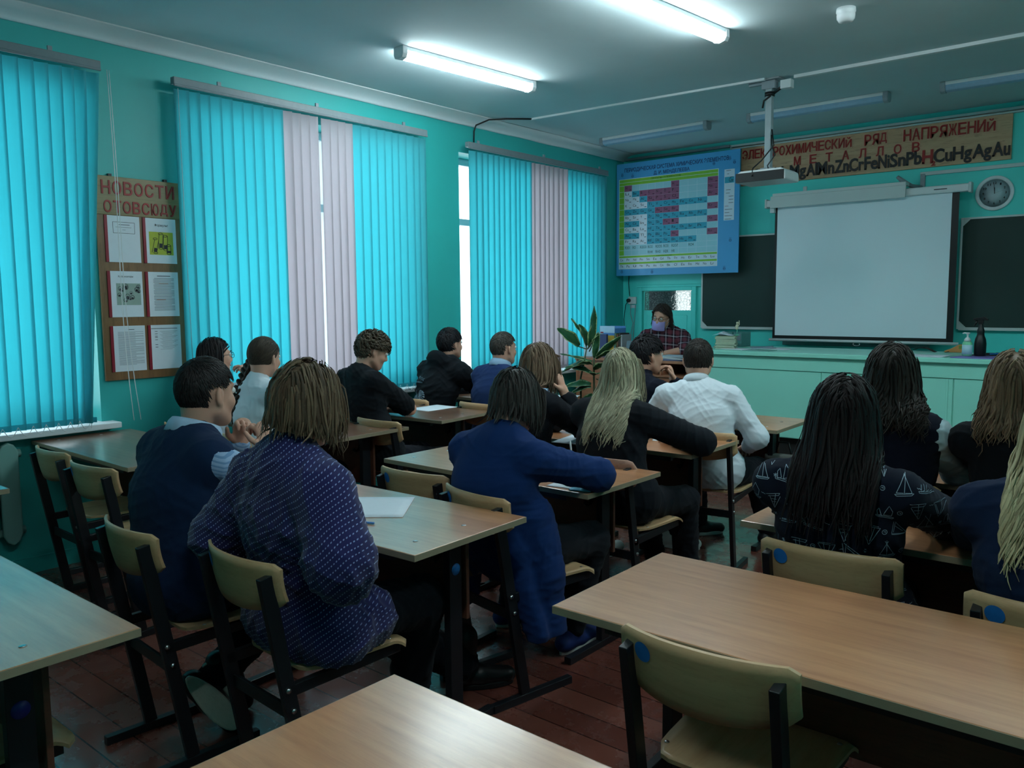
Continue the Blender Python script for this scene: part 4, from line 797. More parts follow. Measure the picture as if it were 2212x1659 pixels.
def leaf(parent, base, tip, width, droop, roll, stalk=None):
    base, tip = Vector(base), Vector(tip); d = tip-base; L = d.length; d.normalize(); side = d.cross(Vector((0, 0, 1))).normalized(); up = side.cross(d); side2 = side*math.cos(roll)+up*math.sin(roll); up2 = d.cross(side2)*-1
    m = MB(); nu, nv = 6, 12; vs = []; uv = []
    for j in range(nv+1):
        v = j/nv; w = width*math.sin(PI*min(1, v*.93+.05))**.75*(1-.25*v); 
        for i in range(nu+1):
            u = i/nu-.5; vs.append(base+d*L*v-Vector((0, 0, 1))*droop*v*v*L+side2*w*u*2*.5*2*.5+up2*(abs(u)*w*.35+.004*math.sin(v*14+u*4))); uv.append((i/nu, v))
    m.add(vs, [(j*(nu+1)+i, j*(nu+1)+i+1, (j+1)*(nu+1)+i+1, (j+1)*(nu+1)+i) for j in range(nv) for i in range(nu)], 0, True)
    if stalk: m.tube([stalk, base], .005, 6, mi=1)
    o = m.build('leaf', [MT['leaf'], MT['stem']], parent); me = o.data; ul = me.uv_layers.new(name='UVMap'); n0 = len(uv)
    for lp in me.loops: ul.data[lp.index].uv = uv[lp.vertex_index] if lp.vertex_index < n0 else (.5, .5)
    sd = o.modifiers.new('thickness', 'SOLIDIFY'); sd.thickness = .0018
m = MB(); m.tube([(0, 0, .26), (.01, .0, .5), (.0, 0, .75), (-.005, 0, .98), (0, 0, 1.03)], [.013, .012, .010, .009, .007], 10); m.tube([(-.05, .02, .26), (-.15, .02, .6), (-.14, .0, .85), (-.10, 0, 1.0), (-.08, 0, 1.10)], [.010, .009, .008, .007, .005], 8); m.build('stem', MT['stem'], t)
LV = [((-.16, 0, 1.12), (-.33, -.08, 1.28), .125, .02, .5, (-.08, 0, 1.10)), ((-.08, 0, 1.13), (-.17, .02, 1.31), .13, .0, -.3, (-.08, 0, 1.1)), ((-.03, 0, 1.16), (.02, -.03, 1.46), .06, -.02, 1.0, (-.07, 0, 1.1)), ((-.05, 0, 1.12), (.0, .02, 1.36), .06, 0, .6, (-.07, 0, 1.1)), ((-.12, 0, 1.22), (-.24, 0, 1.36), .035, 0, .2, (-.08, 0, 1.12)), ((-.02, 0, 1.14), (.05, .0, 1.22), .045, .0, .2, (-.05, 0, 1.08)),
 ((0, 0, 1.03), (.04, 0, 1.25), .05, 0, .9, None), ((.02, 0, 1.04), (.30, -.05, 1.22), .05, .0, .8, None), ((.02, 0, 1.02), (.26, .05, 1.13), .07, .05, .3, None), ((-.01, -.02, 1.0), (-.32, -.05, 1.06), .03, .02, .4, None), ((-.02, -.02, .98), (-.28, -.08, .95), .13, .2, .3, None), ((0, -.03, .97), (-.10, -.12, 1.0), .09, .2, -.3, None),
 ((.01, -.02, .93), (.20, -.06, 1.01), .075, .1, .4, None), ((-.01, -.03, .90), (-.25, -.08, .98), .08, .15, .3, None), ((0, -.02, .88), (.10, -.10, .93), .08, .2, .1, None), ((-.02, -.02, .8), (-.24, -.10, .80), .10, .12, .4, None), ((-.01, -.03, .78), (-.16, -.14, .74), .11, .2, .2, None), ((.0, -.02, .72), (-.09, -.08, .60), .075, .1, .8, None), ((.0, -.02, .6), (-.15, -.12, .48), .09, .1, .6, None), ((.02, .0, .85), (.14, .05, .78), .05, .3, .3, None)]
for a in LV: leaf(t, a[0], a[1], a[2]*1.35, *a[3:])
# ================================================================ implicit-surface kit (smooth bodies and clothes)
def V3(*a): return np.array(a if len(a) == 3 else a[0], float)
def nrm(v): v = np.asarray(v, float); return v/max(np.linalg.norm(v), 1e-9)
def caps(a, b, ra, rb, k=.02, flat=None, s=1., op='u'): return dict(t='c', a=V3(a), b=V3(b), ra=ra, rb=rb, k=k, n=None if flat is None else nrm(flat), s=s, op=op)
def ell(c, r, M=None, k=.012, op='u'): return dict(t='e', c=V3(c), r=V3(r), M=np.eye(3) if M is None else M, k=k, op=op)
def cut(p, n): return dict(t='p', p=V3(p), n=nrm(n), k=.0, op='cut')
def ev(pr, x, y, z):
    if pr['t'] == 'c':
        a, b = pr['a'], pr['b']; ab = b-a; L2 = max(float(ab@ab), 1e-9)
        px, py, pz = x-a[0], y-a[1], z-a[2]; t = np.clip((px*ab[0]+py*ab[1]+pz*ab[2])/L2, 0, 1)
        qx, qy, qz = px-t*ab[0], py-t*ab[1], pz-t*ab[2]
        if pr['n'] is not None:
            n = pr['n']; c = (qx*n[0]+qy*n[1]+qz*n[2])*(pr['s']-1); qx, qy, qz = qx+c*n[0], qy+c*n[1], qz+c*n[2]
        return np.sqrt(qx*qx+qy*qy+qz*qz)-(pr['ra']+(pr['rb']-pr['ra'])*t)
    if pr['t'] == 'e':
        c, r, M = pr['c'], pr['r'], pr['M']; px, py, pz = x-c[0], y-c[1], z-c[2]
        u = (px*M[0, 0]+py*M[1, 0]+pz*M[2, 0])/r[0]; v = (px*M[0, 1]+py*M[1, 1]+pz*M[2, 1])/r[1]; w = (px*M[0, 2]+py*M[1, 2]+pz*M[2, 2])/r[2]
        k0 = np.sqrt(u*u+v*v+w*w); k1 = np.sqrt((u/r[0])**2+(v/r[1])**2+(w/r[2])**2); return k0*(k0-1)/np.maximum(k1, 1e-6)
    n, p = pr['n'], pr['p']; return (x-p[0])*n[0]+(y-p[1])*n[1]+(z-p[2])*n[2]
def bound(pr):
    if pr['t'] == 'c': r = max(pr['ra'], pr['rb'])*max(1, 1/pr['s']); return np.minimum(pr['a'], pr['b'])-r, np.maximum(pr['a'], pr['b'])+r
    r = pr['r'].max(); return pr['c']-r, pr['c']+r
def smin(a, b, k):
    if k <= 0: return np.minimum(a, b)
    h = np.maximum(k-np.abs(a-b), 0)/k; return np.minimum(a, b)-h*h*k*.25
def eval_pts(prims, P):
    d = np.full(len(P), 9.)
    for pr in prims:
        if pr['op'] == 'u': d = smin(d, ev(pr, P[:, 0], P[:, 1], P[:, 2]), pr['k'])
    return d
def field(prims, h):
    solid = [p for p in prims if p['op'] == 'u']; lo = np.min([bound(p)[0] for p in solid], 0)-3*h-.01; hi = np.max([bound(p)[1] for p in solid], 0)+3*h+.01
    n = np.ceil((hi-lo)/h).astype(int)+1; D = np.full(n, .2, np.float32); ax = [lo[i]+h*np.arange(n[i]) for i in range(3)]
    for pr in prims:
        if pr['op'] == 'cut':
            d = ev(pr, ax[0][:, None, None], ax[1][None, :, None], ax[2][None, None, :]); D = np.maximum(D, d.astype(np.float32)); continue
        b0, b1 = bound(pr); m = pr['k']+2.5*h; i0 = np.maximum(((b0-m-lo)/h).astype(int), 0); i1 = np.minimum(np.ceil((b1+m-lo)/h).astype(int)+1, n)
        sl = tuple(slice(i0[i], i1[i]) for i in range(3)); d = ev(pr, ax[0][sl[0], None, None], ax[1][None, sl[1], None], ax[2][None, None, sl[2]]).astype(np.float32)
        if pr['op'] == 'u': D[sl] = smin(D[sl], d, pr['k'])
        else: D[sl] = np.maximum(D[sl], -d)
    return D, lo
def nets(D, lo, h):
    s = D < 0; nx, ny, nz = D.shape
    c = np.zeros((nx-1, ny-1, nz-1), np.uint8); CO = [(i, j, k) for i in (0, 1) for j in (0, 1) for k in (0, 1)]
    for (i, j, k) in CO: c += s[i:nx-1+i, j:ny-1+j, k:nz-1+k]
    I, J, K = np.nonzero((c > 0) & (c < 8)); idx = np.full(c.shape, -1, np.int32); idx[I, J, K] = np.arange(len(I))
    vals = {o: D[I+o[0], J+o[1], K+o[2]] for o in CO}; acc = np.zeros((len(I), 3)); cnt = np.zeros(len(I))
    for a in CO:
        for ax in range(3):
            if a[ax]: continue
            b = list(a); b[ax] = 1; b = tuple(b); va, vb = vals[a], vals[b]; m = (va < 0) != (vb < 0); t = np.where(m, va/np.where(m, va-vb, 1), 0)
            p = np.tile(np.array(a, float), (len(I), 1)); p[:, ax] = t; acc[m] += p[m]; cnt[m] += 1
    v = lo+h*(np.stack([I, J, K], 1)+acc/cnt[:, None]); Q = []
    for ax in range(3):
        sl0 = [slice(1, -1)]*3; sl1 = [slice(1, -1)]*3; sl0[ax] = slice(0, -1); sl1[ax] = slice(1, None)
        a, b = s[tuple(sl0)], s[tuple(sl1)]
        for (m, fl) in ((a & ~b, False), (~a & b, True)):
            q = np.argwhere(m)
            if not len(q): continue
            off = np.ones(3, int); off[ax] = 0; q = q+off; u, w = (ax+1) % 3, (ax+2) % 3
            def g(du, dw): r = q.copy(); r[:, u] -= du; r[:, w] -= dw; return idx[r[:, 0], r[:, 1], r[:, 2]]
            f = np.stack([g(1, 1), g(0, 1), g(0, 0), g(1, 0)], 1); Q.append(f[:, ::-1] if fl else f)
    return v, np.concatenate(Q)
def normals(v, f):
    n = np.cross(v[f[:, 2]]-v[f[:, 0]], v[f[:, 3]]-v[f[:, 1]]); out = np.zeros_like(v)
    for i in range(4): np.add.at(out, f[:, i], n)
    return out/np.maximum(np.linalg.norm(out, axis=1, keepdims=True), 1e-9)
def relax(v, f, it=1, k=.5):
    for _ in range(it):
        acc = np.zeros_like(v); c = np.zeros(len(v))
        for i in range(4):
            for d in (1, 3): np.add.at(acc, f[:, i], v[f[:, (i+d) % 4]]); np.add.at(c, f[:, i], 1)
        v = v*(1-k)+k*acc/np.maximum(c, 1)[:, None]
    return v
def np_mesh(name, v, f, mats, smooth=True, mi=None):
    me = bpy.data.meshes.new(name); nv = len(v); f = np.asarray(f, np.int32); nf = len(f); k = f.shape[1]
    me.vertices.add(nv); me.vertices.foreach_set('co', np.asarray(v, np.float32).ravel()); me.loops.add(nf*k); me.loops.foreach_set('vertex_index', f.ravel())
    me.polygons.add(nf); me.polygons.foreach_set('loop_start', np.arange(0, nf*k, k, dtype=np.int32))
    for m in (mats if isinstance(mats, (list, tuple)) else [mats]): me.materials.append(m)
    if mi is not None: me.polygons.foreach_set('material_index', np.asarray(mi, np.int32))
    me.polygons.foreach_set('use_smooth', np.full(nf, smooth)); me.update(calc_edges=True); me.validate(); return me
def sdf_part(name, prims, h, mat, parent, fold=0., seed=0, smooth_it=1, label=None, sag=None, post=None):
    D, lo = field(prims, h); v, f = nets(D, lo, h); v = relax(v, f, smooth_it)
    if fold:
        n = normals(v, f); v = v+n*folds(v, fold, seed)[:, None]
    if post is not None: v = post(v, f)
    o = link(bpy.data.objects.new(name, np_mesh(name, v, f, mat))); o.parent = parent
    if label: o['label'] = label
    return o
def folds(v, amp, seed):
    r = np.random.RandomState(seed); d = np.zeros(len(v))
    for i in range(7):
        k = r.normal(size=3); k[2] *= 1.6; k = nrm(k)*(2*PI/r.uniform(.07, .20)); q = nrm(r.normal(size=3))*(2*PI/r.uniform(.12, .35))
        w = np.sin(v@k+1.6*np.sin(v@q+r.uniform(0, 6))+r.uniform(0, 6)); gate = np.clip(.5+np.sin(v@(nrm(r.normal(size=3))*(2*PI/r.uniform(.25, .5)))+r.uniform(0, 6)), 0, 1)
        d += amp*.55*gate*((1-np.abs(w))**2.2-.3)
    return d
# ================================================================ people
def skin_mat(name, c):
    if name in MATS: return MATS[name]
    t = NT(name); f = t.noise(t.coord(), 40, 4); g = t.noise(t.coord(), 9, 2); t.col(t.mix(f, mul(c, .92), t.mix(g, mul(c, 1.05), (min(1, c[0]*1.14), c[1]*.93, c[2]*.90, 1)))); t.set(.5, .35)
    t.b.inputs['Subsurface Weight'].default_value = .06; t.b.inputs['Subsurface Radius'].default_value = (.012, .005, .003); t.bump(f, .08, .001); MATS[name] = t.m; return t.m
def hair_mat(name, c, c2=None, rough=.45):
    if name in MATS: return MATS[name]
    c2 = c2 or mul(c, 1.5); t = NT(name); a = t.n('ShaderNodeAttribute'); a.attribute_name = 'lock_tone'; v = t.coord(); f = t.noise(v, 160, 2)
    t.col(t.mix(t.math('ADD', t.math('MULTIPLY', a.outputs['Fac'], .75), t.math('MULTIPLY', f, .25)), mul(c, .7), c2)); t.set(rough, .16); MATS[name] = t.m; return t.m
def head_frame(yaw, pitch=0, roll=0):
    """columns: right, forward, up (world); yaw CCW from +y, pitch>0 looks down"""
    M = Matrix.Rotation(math.radians(yaw), 3, 'Z') @ Matrix.Rotation(-math.radians(pitch), 3, 'X') @ Matrix.Rotation(math.radians(roll), 3, 'Y'); return np.array(M)
SE, SC = V3(.079, .098, .098), V3(0, -.008, .024)
def head_prims(C, M, sc=1., female=False):
    L = lambda x, y, z: C+M@(V3(x, y, z)*sc); r = lambda *a: V3(*a)*sc; P = []
    P += [ell(L(0, -.010, .026), r(.0745, .093, .090), M, .02), ell(L(0, .030, -.03), r(.060, .066, .082), M, .02), caps(L(0, .066, -.088), L(0, .070, -.086), .024*sc, .024*sc, .02)]
    for s in (-1, 1):
        P += [caps(L(s*.052, .004, -.055), L(s*.022, .058, -.090), .020*sc, .020*sc, .02), ell(L(s*.036, .062, -.028), r(.022, .022, .020), M, .02), caps(L(s*.012, .088, .030), L(s*.044, .070, .030), .010*sc, .008*sc, .014)]
        P += [ell(L(s*.0775, -.008, -.004), r(.0085, .020, .032), M@np.array(Matrix.Rotation(s*.45, 3, 'Z')), .006), ell(L(s*.070, .002, -.034), r(.007, .010, .012), M, .006)]
        P += [ell(L(s*.0885, -.001, -.002), r(.007, .011, .020), M, 0, 'sub'), ell(L(s*.031, .0915, .010), r(.017, .013, .011), M, 0, 'sub')]
        P += [ell(L(s*.012, .096, -.030), r(.010, .010, .008), M, .008)]
    P += [caps(L(0, .088, .018), L(0, .106, -.022), .008*sc, .012*sc, .012), ell(L(0, .084, -.054), r(.022, .012, .006), M, .006), ell(L(0, .083, -.064), r(.019, .012, .007), M, .006), caps(L(0, -.03, -.045), L(0, -.01, -.02), .055*sc, .055*sc, .03)]
    return P
def hand_prims(w, d, palm, side, curl=25, spread=.0, sc=1., thumb=.75):
    """w wrist, d hand direction, palm normal (inside), side: +1 thumb towards d x palm"""
    d = nrm(d); palm = nrm(palm-d*(palm@d)); lat = np.cross(d, palm)*side; P = [caps(w-d*.01, w+d*.075*sc, .030*sc, .038*sc, .012, palm, 2.3), caps(w-d*.02, w+d*.02, .024*sc, .026*sc, .012)]
    for i, L in enumerate((.072, .080, .075, .058)):
        b = w+d*(.082-.004*abs(i-1.2))*sc+lat*(1.5-i)*.0190*sc; a = math.radians(curl*(.7+.12*i)); dd = nrm(d+lat*(1.5-i)*spread)
        for fr, rr_ in ((.46, .0092), (.31, .0084), (.23, .0076)):
            e = b+(dd*math.cos(a)+palm*math.sin(a))*L*fr*sc; P.append(caps(b, e, rr_*sc, (rr_-.0006)*sc, .004)); b = e; a += math.radians(curl)
    b = w+d*.022*sc+lat*.030*sc; dd = nrm(d*.75+lat*thumb+palm*.35); e = b+dd*.042*sc; P.append(caps(b, e, .0135*sc, .0105*sc, .008)); dd = nrm(d*.95+lat*.25+palm*.35); P.append(caps(e, e+dd*.034*sc, .0105*sc, .0085*sc, .004)); return P
def ik(a, c, l1, l2, pole):
    a, c = V3(a), V3(c); d = c-a; L = min(max(np.linalg.norm(d), .05), l1+l2-.004); d = nrm(d); x = (l1*l1-l2*l2+L*L)/(2*L); hgt = math.sqrt(max(l1*l1-x*x, 0)); p = nrm(pole-d*(np.asarray(pole)@d)); return a+d*x+p*hgt
def in_hair(w, style='long'):
    r, f, u = w[..., 0], w[..., 1], w[..., 2]
    if style == 'pulled': return ~((f > .42) & (u < .50)) & ~((f > .05) & (u < .0)) & (u > -.93)
    if style == 'short': return ~((f > .30) & (u < .50)) & ~((f > .0) & (u < -.02)) & ~((f > -.45) & (u < -.28)) & (u > -.58) & ~((np.abs(r) > .80) & (u < .06) & (f > -.42))
    return ~((f > .42) & (u < .50)) & ~((f > .28) & (u < .18)) & (u > -.45)
class Hair:
    def __init__(s, C, M, sc=1.): s.C, s.M, s.sc = C, M, sc; s.v = []; s.f = []; s.t = []; s.nv = 0
    def world(s, w, k=1.): return s.C+s.M@((SC+w*SE*k)*s.sc)
    def push(s, P, lay):
        q = ((P-s.C)@s.M/s.sc-SC)/SE; n = np.linalg.norm(q, axis=1); k = 1+lay; m = n < k
        if m.any(): P = P.copy(); P[m] = s.C+(SC+q[m]/n[m][:, None]*(k[m] if hasattr(k, '__len__') else k)[:, None]*SE)@s.M.T*s.sc
        return P
    def cap(s, style, infl=1.03, tone=.25):
        n1, n2 = 40, 26; vs = []; ok = []
        for j in range(n2+1):
            for i in range(n1):
                th = PI*j/n2; ph = 2*PI*i/n1; w = V3(math.sin(th)*math.cos(ph), math.sin(th)*math.sin(ph), math.cos(th)); vs.append(s.world(w, infl)); ok.append(bool(in_hair(w, style)))
        b = s.nv; s.v.append(np.array(vs)); s.t += [tone]*len(vs); s.nv += len(vs)
        for j in range(n2):
            for i in range(n1):
                q = (j*n1+i, (j+1)*n1+i, (j+1)*n1+(i+1) % n1, j*n1+(i+1) % n1)
                if all(ok[k] for k in q): s.f.append([b+k for k in q])
    def lock(s, pts, width, tone, out, flat=.30, n=6, tip=.12):
        pts = np.asarray(pts); m = len(pts)
        if m < 3: return
        d = np.gradient(pts, axis=0); d /= np.maximum(np.linalg.norm(d, axis=1, keepdims=True), 1e-9)
        o = pts-out if isinstance(out, np.ndarray) and out.shape == (3,) else out
        sd = np.cross(d, o); sd /= np.maximum(np.linalg.norm(sd, axis=1, keepdims=True), 1e-9); up = np.cross(sd, d)
        t = np.linspace(0, 1, m); r = width*(.55+.45*np.sin(np.minimum(t*3, PI/2)))*np.where(t > .55, 1-(1-tip)*((t-.55)/.45)**1.4, 1)
        a = 2*PI*np.arange(n)/n; ring = pts[:, None, :]+(np.cos(a)[None, :, None]*sd[:, None, :]+flat*np.sin(a)[None, :, None]*up[:, None, :])*r[:, None, None]
        b = s.nv; s.v.append(ring.reshape(-1, 3)); s.t += [tone]*(m*n); s.nv += m*n
        for i in range(m-1):
            for k in range(n): s.f.append([b+i*n+k, b+i*n+(k+1) % n, b+(i+1)*n+(k+1) % n, b+(i+1)*n+k])
    def roots(s, n, style, rng):
        w = rng.normal(size=(n*4, 3)); w /= np.linalg.norm(w, axis=1, keepdims=True); return w[in_hair(w, style)][:n]
    def long(s, n, zend, rng, coll=None, part=0., width=.009, wave=.004, wl=.10, jit=.03, lay=(.02, .16), curl=0., back=.25, grav=.45, ds=.02, tone=(.1, .9), colw=.10, bias=1.0, slope=.22, stopc=False, face_f=.9):
        w = s.roots(n, 'long', rng); n = len(w); L = rng.uniform(*lay, n); P = np.array([s.world(a, 1.0) for a in w]); g = V3(0, 0, -1)
        R, F, U = s.M[:, 0], s.M[:, 1], s.M[:, 2]; sgn = np.sign(w[:, 0]-part+rng.normal(0, .05, n)); top = np.clip(w[:, 2], 0, 1)
        d = -.6*U[None]+sgn[:, None]*R[None]*(top[:, None]*1.2)-F[None]*back*np.clip(w[:, 1:2]+.4, 0, 1); d += rng.normal(0, .05, d.shape); d /= np.linalg.norm(d, axis=1, keepdims=True)
        ze = zend(P) if callable(zend) else np.full(n, zend); ze = ze+rng.normal(0, jit, n); path = [s.push(P, L)]; alive = np.ones(n, bool); P = path[0]; stop = np.full(n, 0)
        drift = rng.normal(0, .06, (n, 3)); drift[:, 2] = 0
        for it in range(60):
            gz = g[None]-F[None]*(slope*np.clip((s.C[2]+.02-P[:, 2])/.08, 0, 1)*(P[:, 2] < s.C[2]+.02))[:, None]; d = d*(1-grav)+(gz+drift)*grav; d /= np.linalg.norm(d, axis=1, keepdims=True); Q = P+d*ds; Q = s.push(Q, L); q = ((Q-s.C)@s.M/s.sc-SC)/SE; fm = (q[:, 1] > .20) & (q[:, 2] < .50) & (np.abs(q[:, 0]) < .86)
            if fm.any(): q[fm, 0] = np.where(sgn[fm] >= 0, .86, -.86); Q[fm] = s.C+(SC+q[fm]*SE)@s.M.T*s.sc; Q = s.push(Q, L)
            q = ((Q-s.C)@s.M/s.sc-SC)/SE; fm = (q[:, 1] > face_f) & (q[:, 2] < .42)
            if fm.any(): q[fm, 1] = face_f; q[fm, 0] = np.where(np.abs(q[fm, 0]) < .3, np.sign(sgn[fm]+.01)*.5, q[fm, 0]); Q[fm] = s.C+(SC+q[fm]*SE)@s.M.T*s.sc; Q = s.push(Q, L)
            lt = (Q-s.C)@R; lm = Q[:, 2] < s.C[2]-.03; cw = colw*(.75+2.2*L); ex = lt-np.clip(lt, -cw, cw); Q = Q-R[None]*(ex*lm*.6)[:, None]
            if coll is not None:
                for _ in range(3):
                    D = eval_pts(coll, Q); lay2 = .006+L*.10; m = D < lay2
                    if m.any():
                        e = .004; gr = np.stack([eval_pts(coll, Q[m]+e*np.eye(3)[i])-D[m] for i in range(3)], 1); gr /= np.maximum(np.linalg.norm(gr, axis=1, keepdims=True), 1e-9); gr = gr*.6-F[None]*bias*.8; gr /= np.linalg.norm(gr, axis=1, keepdims=True); Q[m] += gr*np.minimum(1.4*(lay2[m]-D[m]), .022)[:, None]
                        if stopc: alive &= ~(m & (Q[:, 2] < ze+.07))
            nd = Q-P; d = nd/np.maximum(np.linalg.norm(nd, axis=1, keepdims=True), 1e-9); P = np.where(alive[:, None], Q, P); path.append(P.copy()); stop[alive] = it+1; alive &= (P[:, 2] > ze)
            if not alive.any(): break
        path = np.array(path)
        for i in range(n):
            p = path[:stop[i]+1, i].copy(); m = len(p)
            if m < 4: continue
            for _ in range(10): p[2:-1] = .5*p[2:-1]+.25*(p[1:-2]+p[3:])
            t = np.arange(m)*ds; ph = rng.uniform(0, 6.28); amp = wave*np.clip((t-.08)/.12, 0, 1.6); dd = np.gradient(p, axis=0); o = p-(s.C-np.array([0, 0, .0])); o[:, 2] *= .2; sd = np.cross(dd, o); sd /= np.maximum(np.linalg.norm(sd, axis=1, keepdims=True), 1e-9); oo = o/np.maximum(np.linalg.norm(o, axis=1, keepdims=True), 1e-9)
            p = p+sd*(amp*np.sin(2*PI*t/wl+ph))[:, None]+oo*(amp*.6*np.cos(2*PI*t/wl+ph))[:, None]
            if curl: k = np.clip((t-t[-1]+.07)/.07, 0, 1)**2; p = p-oo*(k*curl*rng.uniform(-.3, 1.))[:, None]
            s.lock(p, width*rng.uniform(.6, 1.3), rng.uniform(*tone), o)
    def short(s, n, rng, length=.04, width=.006, lift=.05, whorl=(.1, -.5, .85), curly=0., tone=(.1, .8), mess=.25, style='short'):
        w = s.roots(n, style, rng); w0 = nrm(whorl); R = s.M
        for a in w:
            L = length*rng.uniform(.7, 1.3)*(1-.35*max(0, -a[2]))*(.35 if style == 'short' and abs(a[0]) > .62 and a[2] < .42 and a[1] > -.5 else 1); t = a-w0; t = t-a*(t@a); t = nrm(t+rng.normal(0, mess, 3)); m = 7; pts = []; k = 1.0; q = a.copy(); ph = rng.uniform(0, 6.28); ax2 = np.cross(a, t)
            for i in range(m):
                e = i/(m-1); off = lift*(.35+e)*rng.uniform(.9, 1.1); c = q+ (ax2*math.sin(ph+e*7)+a*math.cos(ph+e*7)*.8)*curly*min(1, e*2); pts.append(s.world(nrm(c) if not curly else c/max(np.linalg.norm(q), 1e-6), 1+off)); q = nrm(q+t*(L/.095)/(m-1)); t = t-q*(t@q)
            pts = np.array(pts); s.lock(pts, width*rng.uniform(.7, 1.3), rng.uniform(*tone), s.world(V3(0, 0, 0)), .4, 5)
    def build(s, name, mat, parent, label=None):
        v = np.concatenate(s.v); me = np_mesh(name, v, s.f, mat); at = me.attributes.new('lock_tone', 'FLOAT', 'POINT'); at.data.foreach_set('value', np.array(s.t, np.float32)); o = link(bpy.data.objects.new(name, me)); o.parent = parent
        if label: o['label'] = label
        return o
LATH = lambda prof, c, M, n=28, sx=1., sy=1.: [(V3(c)+M@V3(r*math.cos(2*PI*k/n)*sx, r*math.sin(2*PI*k/n)*sy, z)) for (r, z) in prof for k in range(n)]
PEOPLE_H = 1.0
def foot_frame(f):
    """f = (x, y, yaw, mode)"""
    x, y, yaw = f[:3]; a = math.radians(yaw); d = V3(-math.sin(a), math.cos(a), 0); mode = f[3] if len(f) > 3 else 'flat'
    if mode == 'flat': return V3(x, y, .085), d, V3(0, 0, 1)
    if mode == 'tuck':      # toes on the floor, heel lifted, sole facing back
        t = math.radians(58); dd = d*math.cos(t)-V3(0, 0, math.sin(t)); u = d*math.sin(t)+V3(0, 0, math.cos(t)); return V3(x, y, .045)-dd*.15+u*.05, dd, u
    if mode == 'sole':      # rolled on its toes, the sole turned back to the right
        dd = nrm(V3(.50, .40, -.70)); w = V3(.83, -.48, .30); u = -nrm(w-dd*(w@dd)); return V3(x, y, .05)-dd*.15+u*.085, dd, u
    t = math.radians(-14); return V3(x, y, .11), d*math.cos(t)-V3(0, 0, math.sin(t)), V3(0, 0, math.cos(t))+d*math.sin(t)
def person(c):
    ox, oy = c['hip']; O = V3(ox, oy, 0); bz = c.get('base', 0.); root = thing('person', c['label'], 'person', (ox, oy, bz), 0); lz = V3(0, 0, bz)
    l = lambda p: V3(p)-O-lz
    hz = .462; b = c.get('b', 1.); shw = c.get('shw', .168); a = math.radians(c.get('shyaw', 0)); lat = V3(math.cos(a), math.sin(a), 0); fw = V3(-math.sin(a), math.cos(a), 0)
    sl = c.get('shroll', 0.); lat = nrm(lat+V3(0, 0, sl)); hs = c.get('hs', 1.)
    HM = head_frame(c.get('hyaw', 0), c.get('hpitch', 0), c.get('hroll', 0)); HC = l(c['head'])
    P0 = V3(0, 0, hz+.095)+fw*c.get('hipf', 0); N = V3(HC)-HM[:, 2]*.15*hs-HM[:, 1]*.028; N = N-fw*c.get('nb', .02)
    mid = (P0+N)/2; L = np.linalg.norm(N-P0); bow = math.sqrt(max(.50**2-L*L, .001))*.55+.02; ctrl = mid-fw*min(bow, c.get('bow', .16))
    B = lambda t: P0*(1-t)**2+2*t*(1-t)*ctrl+N*t*t
    S0, S1, S2, S3 = B(.02), B(.33), B(.63), B(.84); up = nrm(N-S2); dep = nrm(np.cross(lat, up))
    sd = c.get('sd', .0); SR, SL_ = S3+lat*shw+up*(.022-sd), S3-lat*shw+up*(.022-sd)
    J = dict(S0=S0, S1=S1, S2=S2, S3=S3, N=N, SR=SR, SL=SL_, lat=lat, fw=fw, dep=dep, up=up, HC=HC, HM=HM, hz=hz)
    el = {'R': l(c['el'][0]), 'L': l(c['el'][1])}; wr = {}; sh = {'R': SR, 'L': SL_}
    for i, s in enumerate('RL'):
        t = l(c['wr'][i]); wr[s] = el[s]+nrm(t-el[s])*min(.25, max(.17, np.linalg.norm(t-el[s])))
    J.update(el=el, wr=wr)
    hj = {'R': P0+lat*.088*b+V3(0, 0, -.012), 'L': P0-lat*.088*b+V3(0, 0, -.012)}; FF = {}; kn = {}; an = {}
    feet = c.get('feet', [(ox+.11, oy+.50, -6), (ox-.11, oy+.52, 6)])
    for i, s in enumerate('RL'):
        A, d, u = foot_frame(feet[i]); A = A-O; FF[s] = (A, d, u); an[s] = A; kn[s] = ik(hj[s], A, .43, .41, fw*.8+V3(0, 0, .75)+lat*(.12 if s == 'R' else -.12)*c.get('knee', 1.))
    J.update(hj=hj, kn=kn, an=an)
    def torso(inf, k=.035, dk=1.42, lo=1.0):
        r = lambda v: v*b+inf
        return [caps(S0-V3(0, 0, .0)+fw*.0, S1, r(.128)*lo, r(.118), k, dep, dk), ell(S0+V3(0, 0, .0), V3(r(.165)*lo, r(.125), r(.115)), np.stack([lat, fw, V3(0, 0, 1)], 1), k), caps(S0-lat*.05, S0+lat*.05, r(.118)*lo, r(.118)*lo, k, dep, 1.15), caps(S1, S2, r(.122), r(.140), k, dep, dk), caps(S1-lat*.03, S1+lat*.03, r(.115), r(.115), k, dep, 1.25), caps(S2-lat*.045, S2+lat*.045, r(.115), r(.115), k, dep, 1.3), caps(S2, S3, r(.138), r(.118), k, dep, dk), caps(S3-lat*.06, S3+lat*.06, r(.090), r(.090), k, dep, 1.3)]
    def yoke(inf, k=.03):
        bs = (b-1)*.03
        return [caps(N-up*.015+V3(0, 0, .0), q-lat*sg*.02, .050+bs+inf, .052+bs+inf, k) for q, sg in ((SR, 1), (SL_, -1))]
    def arm(s, inf, f0=1., f1=1., k=.025, cuff=0.):
        bs = (b-1)*.02; e0 = sh[s]+(el[s]-sh[s])*f0; P = [caps(sh[s], e0, .053+bs+inf, .053+bs+inf-(.010+bs*.3)*f0, k)]
        if f0 >= 1 and f1 > 0: P.append(caps(el[s], el[s]+(wr[s]-el[s])*f1, .043+bs+inf, .043+bs+inf-(.016+bs*.5)*f1+cuff, .03))
        return P
